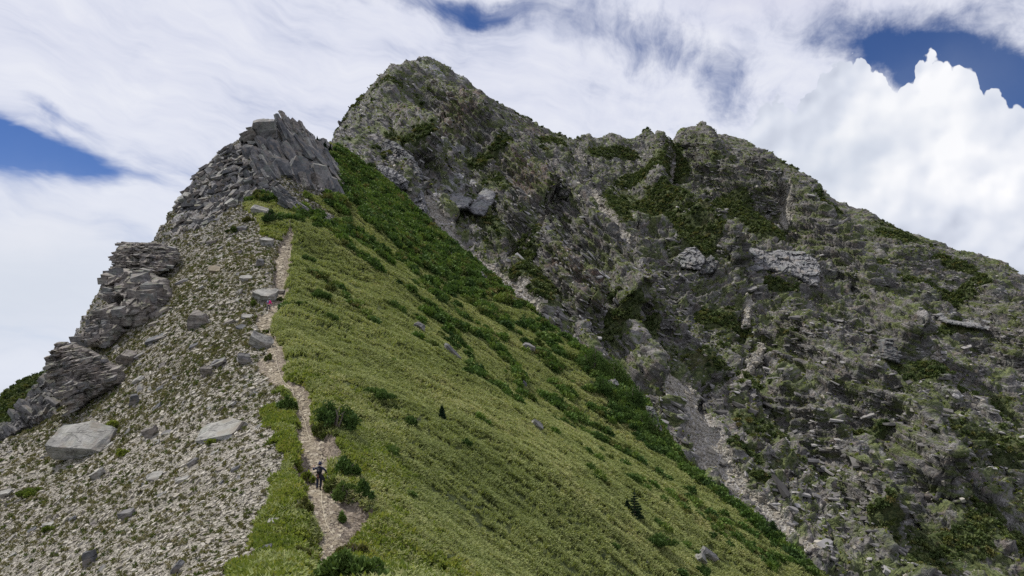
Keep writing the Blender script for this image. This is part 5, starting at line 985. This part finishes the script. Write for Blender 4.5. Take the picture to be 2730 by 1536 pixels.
# ------------------------------------------------------------------ rope and stakes along the trail
def tube(name, pts, rad, m, parent=None, seg=6, taper=1.0, **kw):
    V, F = [], []; pts = [Vector(p) for p in pts]
    for i_, p in enumerate(pts):
        t = (pts[min(i_+1, len(pts)-1)]-pts[max(i_-1, 0)]).normalized(); s = t.cross(Vector((.3, .2, 1))).normalized(); u = t.cross(s); rr_ = rad*(1+(taper-1)*i_/(len(pts)-1))
        for a in range(seg): V.append(tuple(p+(s*math.cos(a*2*math.pi/seg)+u*math.sin(a*2*math.pi/seg))*rr_))
    for i_ in range(len(pts)-1):
        for a in range(seg): F.append((i_*seg+a, i_*seg+(a+1) % seg, (i_+1)*seg+(a+1) % seg, (i_+1)*seg+a))
    F += [tuple(range(seg))[::-1], tuple(range(len(V)-seg, len(V)))]
    me = bpy.data.meshes.new(name); me.from_pydata(V, [], F); me.materials.append(m); me.polygons.foreach_set('use_smooth', [True]*len(F)); return link(name, me, parent, **kw)
def sample(px, py): return march(HA, [px], [py], 15)[0]
def rope(pts, label, hgt):
    W_ = [sample(*p) for p in pts]; out = []
    for a, b, h0, h1 in zip(W_[:-1], W_[1:], hgt[:-1], hgt[1:]):
        n_ = 10
        for t in range(n_):
            u = t/n_; x, y = a[0]+(b[0]-a[0])*u, a[1]+(b[1]-a[1])*u; zl = (a[2]+h0)*(1-u)+(b[2]+h1)*u; out.append((x, y, max(float(HA(x, y))+.06, zl-.25*math.sin(math.pi*u)*min(1, h0+h1))))
    out.append((W_[-1][0], W_[-1][1], W_[-1][2]+hgt[-1])); tube('rope', out, .018, M['rope'], label=label, cat='rope', group='guide ropes along the trail', kind='thing')
rope([(775,668),(772,700),(768,745),(758,800),(738,835),(720,860),(718,890)], 'upper pale guide rope beside the hiker in pink', [.6, .3, .35, .4, .5, .6, .5])
rope([(718,892),(722,925),(735,965),(750,1015),(778,1045),(792,1085),(812,1130),(828,1182)], 'middle pale guide rope running down the stony trail', [.5, .4, .4, .3, .4, .3, .3, .1])
rope([(858,1215),(852,1255),(857,1300),(858,1345),(870,1400),(888,1430)], 'lower thin rope lying on the trail around the near hiker', [.05, .05, .05, .05, .05, .05])
for x, y, h_, lab in [(774,612,1.9,'tall thin stake at the top of the trail'), (757,655,2.2,'thin leaning stake left of the upper trail'), (718,892,1.0,'short rope stake beside the big smooth tan slab')]:
    g = sample(x, y); o = tube('stake', [(g[0], g[1], g[2]-.2), (g[0]-.03*h_, g[1], g[2]+h_*.5), (g[0]-.1*h_, g[1], g[2]+h_)], .035, M['wood'], label=lab, cat='stake', group='stakes holding the guide rope', kind='thing')

# ------------------------------------------------------------------ hikers
def skin(name, V, E, rad, m, parent, sub=2):
    me = bpy.data.meshes.new(name); me.from_pydata([tuple(v) for v in V], E, []); me.materials.append(m); o = link(name, me, parent)
    md = o.modifiers.new('skin', 'SKIN'); md.use_smooth_shade = True
    sk = me.skin_vertices[0].data if me.skin_vertices else None
    if sk is None: bm = bmesh.new(); bm.from_mesh(me); bm.verts.layers.skin.verify(); bm.to_mesh(me); bm.free(); sk = me.skin_vertices[0].data
    for i_, q_ in enumerate(rad): sk[i_].radius = q_ if isinstance(q_, tuple) else (q_, q_)
    sk[0].use_root = True; sb_ = o.modifiers.new('sub', 'SUBSURF'); sb_.levels = sub; sb_.render_levels = sub; return o
def hand(V, E, Rr, wi, w, d, side):
    """palm, four curled fingers and a thumb growing from wrist vertex wi at w, pointing along d"""
    d = Vector(d).normalized(); s = d.cross(Vector((0, 0, 1))).normalized()*side; n = s.cross(d); p = len(V); V.append(Vector(w)+d*.055); E.append((wi, p)); Rr.append((.036, .018))
    for f, (o_, ln) in enumerate(((-.027, .070), (-.009, .078), (.009, .074), (.027, .060))):
        k = len(V); V += [Vector(w)+d*.085+s*o_, Vector(w)+d*(.085+ln*.5)+s*o_-n*.012*side, Vector(w)+d*(.085+ln*.62)+s*o_-n*.045*side]; E += [(p, k), (k, k+1), (k+1, k+2)]; Rr += [.010, .009, .008]
    k = len(V); V += [Vector(w)+d*.035-s*.040, Vector(w)+d*.065-s*.058-n*.015*side]; E += [(wi, k), (k, k+1)]; Rr += [.011, .009]
def hiker(px, py, scale, face, shirt, pants, hatm, hair, label, pose, extra):
    g = sample(px, py); root = bpy.data.objects.new('person', None); COL.objects.link(root); root.location = (g[0], g[1], g[2]); root.rotation_euler = (0, 0, face); root.scale = (scale,)*3; root['label'] = label; root['category'] = 'person'
    A = pose; V = [Vector(x) for x in (A['pelvis'], A['spine'], A['chest'], A['neck'], A['head0'], A['head1'])]; E = [(0, 1), (1, 2), (2, 3), (3, 4), (4, 5)]; Rr = [(.145, .115), (.13, .10), (.15, .11), (.055, .055), (.078, .088), (.070, .080)]
    hd = (V[5]-V[4]).normalized(); fw = Vector((0, 1, 0)); V += [V[4]+fw*.085+hd*.03, V[4]+Vector((.078, 0, .045)), V[4]+Vector((-.078, 0, .045)), V[4]+fw*.07-hd*.03]; E += [(4, 6), (4, 7), (4, 8), (4, 9)]; Rr += [.016, .016, .016, .032]
    C = {}
    for sd_, S in ((-1, 'L'), (1, 'R')):
        k = len(V); V += [Vector(x) for x in (A['sh'+S], A['el'+S], A['wr'+S])]; E += [(2, k), (k, k+1), (k+1, k+2)]; Rr += [.058, .042, .028]; C[S] = k; hand(V, E, Rr, k+2, V[k+2], A['hd'+S], sd_)
        k = len(V); V += [Vector(x) for x in (A['hip'+S], A['kn'+S], A['an'+S], A['to'+S])]; E += [(0, k), (k, k+1), (k+1, k+2), (k+2, k+3)]; Rr += [.088, .060, .042, .036]; C['l'+S] = k
    skin('person_body', V, E, Rr, M['skin'], root)
    # clothes follow the same joints, slightly wider
    v = V; cv = [v[0], v[1], v[2], v[2].lerp(v[3], .55)]; ce = [(0, 1), (1, 2), (2, 3)]; cr = [(.165, .13), (.15, .12), (.175, .13), (.085, .08)]
    for S in 'LR': k = len(cv); q = C[S]; cv += [v[q], v[q+1], v[q+1].lerp(v[q+2], .88)]; ce += [(2, k), (k, k+1), (k+1, k+2)]; cr += [.076, .058, .042]
    skin('shirt', cv, ce, cr, shirt, root)
    cv = [v[0]+Vector((0, 0, .03)), v[0]-Vector((0, 0, .03))]; ce = [(0, 1)]; cr = [(.165, .135), (.17, .14)]
    for S in 'LR': k = len(cv); q = C['l'+S]; cv += [v[q], v[q+1], v[q+2]+Vector((0, 0, .05))]; ce += [(1, k), (k, k+1), (k+1, k+2)]; cr += [.105, .078, .062]
    skin('trousers', cv, ce, cr, pants, root)
    for S in 'LR': q = C['l'+S]; skin('boot', [v[q+2]+Vector((0, 0, .06)), v[q+2]-Vector((0, 0, .01)), v[q+3]], [(0, 1), (1, 2)], [.060, .062, .050], M['black'], root, 1)
    skin('hair', [v[4]+Vector((0, -.03, .07)), v[5]+Vector((0, -.02, 0)), v[4]+Vector((0, -.06, 0))], [(0, 1), (0, 2)], [.09, .075, .06], hair, root, 1)
    h0 = v[5]+Vector((0, 0, -.01)); V2, F2 = [], []; prof_ = [(.10, -.01), (.165, -.045), (.17, -.035), (.102, .005), (.095, .07), (.06, .095), (0.001, .10)]
    for (ra, zz) in prof_:
        for a in range(20): V2.append((h0.x+math.cos(a*math.pi/10)*ra, h0.y+math.sin(a*math.pi/10)*ra*1.08, h0.z+zz+.012*math.sin(a*math.pi/5)*(ra > .12)))
    for b in range(len(prof_)-1):
        for a in range(20): F2.append((b*20+a, b*20+(a+1) % 20, (b+1)*20+(a+1) % 20, (b+1)*20+a))
    me = bpy.data.meshes.new('sun_hat'); me.from_pydata(V2, [], F2); me.polygons.foreach_set('use_smooth', [True]*len(F2)); me.materials.append(hatm); link('sun_hat', me, root)
    for i_ in (-1, 1):                                            # eyes and mouth
        bm = bmesh.new(); bmesh.ops.create_uvsphere(bm, u_segments=8, v_segments=6, radius=.013, matrix=Matrix.Translation(v[4]+Vector((.030*i_, .083, .045)))); me = bpy.data.meshes.new('eye'); bm.to_mesh(me); bm.free(); me.materials.append(M['black']); link('eye', me, root)
    tube('mouth', [v[4]+Vector((-.025, .098, -.012)), v[4]+Vector((0, .104, -.014)), v[4]+Vector((.025, .098, -.012))], .005, M['lip'], root)
    extra(root, v, C); return root
def pack(root, c, w, h, d, m, m2, label, tilt):
    """rucksack carried on the back: bag, lid, straps, pocket"""
    o = bpy.data.objects.new('backpack', None); COL.objects.link(o); mw = Matrix.Translation(root.location) @ Matrix.Rotation(root.rotation_euler.z, 4, 'Z') @ Matrix.Scale(root.scale.x, 4) @ Matrix.Translation(c) @ Matrix.Rotation(tilt, 4, 'X'); o.matrix_world = mw; o['label'] = label; o['category'] = 'backpack'
    def rb(name, sx, sy, sz, ox, oy, oz, mm, b=.05):
        bm = bmesh.new(); bmesh.ops.create_cube(bm, size=1, matrix=Matrix.Translation((ox, oy, oz)) @ Matrix.Diagonal((sx, sy, sz, 1))); bmesh.ops.bevel(bm, geom=bm.edges[:], offset=b, segments=3, affect='EDGES', clamp_overlap=True); me = bpy.data.meshes.new(name); bm.to_mesh(me); bm.free(); me.materials.append(mm); me.polygons.foreach_set('use_smooth', [True]*len(me.polygons)); link(name, me, o)
    rb('bag', w, d, h, 0, 0, 0, m, .06); rb('lid', w*.9, d*1.05, h*.2, 0, -.01, h*.5, m2, .04); rb('pocket', w*.6, d*.4, h*.42, 0, -d*.62, -h*.12, m2, .03)
    for s in (-1, 1): tube('strap', [(s*w*.3, d*.5, h*.45), (s*w*.38, d*.5+.16, h*.38), (s*w*.40, d*.5+.20, 0), (s*w*.42, d*.4, -h*.35)], .018, m2, o)
def pole(root, a, b, label, grp):
    mw = Matrix.Translation(root.location) @ Matrix.Rotation(root.rotation_euler.z, 4, 'Z') @ Matrix.Scale(root.scale.x, 4); A_, B_ = mw @ Vector(a), mw @ Vector(b)
    o = bpy.data.objects.new('trekking_pole', None); COL.objects.link(o); o.location = B_; o['label'] = label; o['category'] = 'trekking pole'; o['group'] = grp
    A_ = A_-B_; tube('shaft', [(0, 0, 0), tuple(A_*.5), tuple(A_*.92)], .011, M['pole'], o); tube('grip', [tuple(A_*.9), tuple(A_*1.04)], .018, M['black'], o); tube('basket', [tuple(A_*.05), tuple(A_*.065)], .035, M['black'], o)
M.update(skin=m_plain('skin', (.50, .32, .23), .6), navy=m_plain('navy_cloth', (.022, .027, .055)), black=m_plain('black_fabric', (.015, .015, .018)), charcoal=m_plain('charcoal_cloth', (.035, .033, .036)), pink=m_plain('pink_cloth', (.80, .03, .24)), plum=m_plain('grey_purple_cloth', (.07, .06, .085)),
    hatgrey=m_plain('grey_cloth', (.30, .29, .31)), hatnavy=m_plain('navy_hat_cloth', (.03, .04, .09)), lip=m_plain('lip', (.35, .12, .10)), hairm=m_plain('dark_hair', (.02, .015, .012)), blueg=m_plain('blue_grey_fabric', (.14, .20, .30)), pole=m_plain('pole_metal', (.35, .35, .36), .4, .6), white=m_plain('pale_towel', (.62, .64, .75)), orange=m_plain('orange_strap', (.45, .18, .10)))
near_pose = dict(pelvis=(0, 0, .93), spine=(0, .03, 1.10), chest=(0, .10, 1.32), neck=(0, .17, 1.47), head0=(0, .20, 1.56), head1=(0, .22, 1.68), shL=(-.185, .09, 1.40), elL=(-.40, .06, 1.27), wrL=(-.40, .24, 1.44), hdL=(0, .4, .6), shR=(.185, .09, 1.39), elR=(.40, .03, 1.22), wrR=(.42, .22, 1.05), hdR=(.1, .6, -.2),
    hipL=(-.10, 0, .86), knL=(-.11, .07, .47), anL=(-.12, -.05, .08), toL=(-.14, .13, .045), hipR=(.10, 0, .86), knR=(.10, .10, .50), anR=(.08, .03, .09), toR=(.10, .22, .05))
def near_extra(root, v, C):
    # jacket tied at the waist, hanging to the right
    W_ = []; F_ = []
    for a in range(16):
        t = a/15; ang = R(-200+t*230); hang = .08+.42*sstep(.45, .85, t)*(1-.5*sstep(.93, 1, t)); fl = .06+.22*sstep(.5, .85, t)
        for b in range(6):
            u = b/5; rr_ = .175+fl*u*.9+.012*math.sin(a*2.1+b); W_.append((math.cos(ang)*rr_, math.sin(ang)*rr_*.8, 1.02-hang*u))
    for a in range(15):
        for b in range(5): F_.append((a*6+b, a*6+b+1, (a+1)*6+b+1, (a+1)*6+b))
    me = bpy.data.meshes.new('tied_jacket'); me.from_pydata(W_, [], F_); me.materials.append(M['black']); me.polygons.foreach_set('use_smooth', [True]*len(F_)); o = link('tied_jacket', me, root); md = o.modifiers.new('t', 'SOLIDIFY'); md.thickness = .02
    tube('neck_towel', [(-.11, .08, 1.46), (-.05, .04, 1.49), (.05, .04, 1.49), (.11, .08, 1.46)], .032, M['white'], root); tube('belt_strap', [(-.05, -.16, 1.02), (-.04, -.19, .9), (-.05, -.19, .74)], .016, M['orange'], root)
nh = hiker(850, 1308, 1.08, R(4), M['navy'], M['navy'], M['hatnavy'], M['hairm'], 'near hiker seen from behind in navy clothes and dark sun hat, walking up the trail', near_pose, near_extra)
pack(nh, Vector((0, -.10, 1.25)), .27, .46, .17, M['black'], M['charcoal'], 'small black backpack worn by the near hiker in navy', R(-14))
pole(nh, (-.40, .32, 1.52), (-.62, .45, .35), 'trekking pole in the left hand of the near hiker', 'trekking poles'); pole(nh, (.43, .32, 1.02), (.60, .42, .12), 'trekking pole in the right hand of the near hiker', 'trekking poles')
far_pose = dict(pelvis=(0, 0, .90), spine=(.01, .02, 1.08), chest=(.02, .05, 1.30), neck=(.02, .08, 1.46), head0=(.03, .10, 1.54), head1=(.04, .11, 1.66), shL=(-.17, .05, 1.38), elL=(-.26, .0, 1.14), wrL=(-.22, .20, 1.00), hdL=(0, .7, .1), shR=(.19, .05, 1.37), elR=(.30, .03, 1.12), wrR=(.36, .16, .92), hdR=(.3, .5, -.4),
    hipL=(-.10, 0, .84), knL=(-.16, .04, .46), anL=(-.26, -.06, .08), toL=(-.30, .10, .045), hipR=(.10, 0, .84), knR=(.13, .06, .48), anR=(.16, .02, .08), toR=(.20, .18, .045))
fh = hiker(716, 831, 1.04, R(-12), M['pink'], M['plum'], M['hatgrey'], M['hairm'], 'far hiker in bright pink top, dark trousers and grey hat, below the overhanging slab', far_pose, lambda *a: None)
pack(fh, Vector((-.06, -.12, 1.22)), .24, .38, .16, M['blueg'], M['blueg'], 'blue-grey backpack worn by the hiker in pink', R(-8))
pole(fh, (.40, .24, .92), (.62, .36, .12), 'trekking pole in the right hand of the hiker in pink', 'trekking poles')
print('all done', round(time.time()-T0, 1))
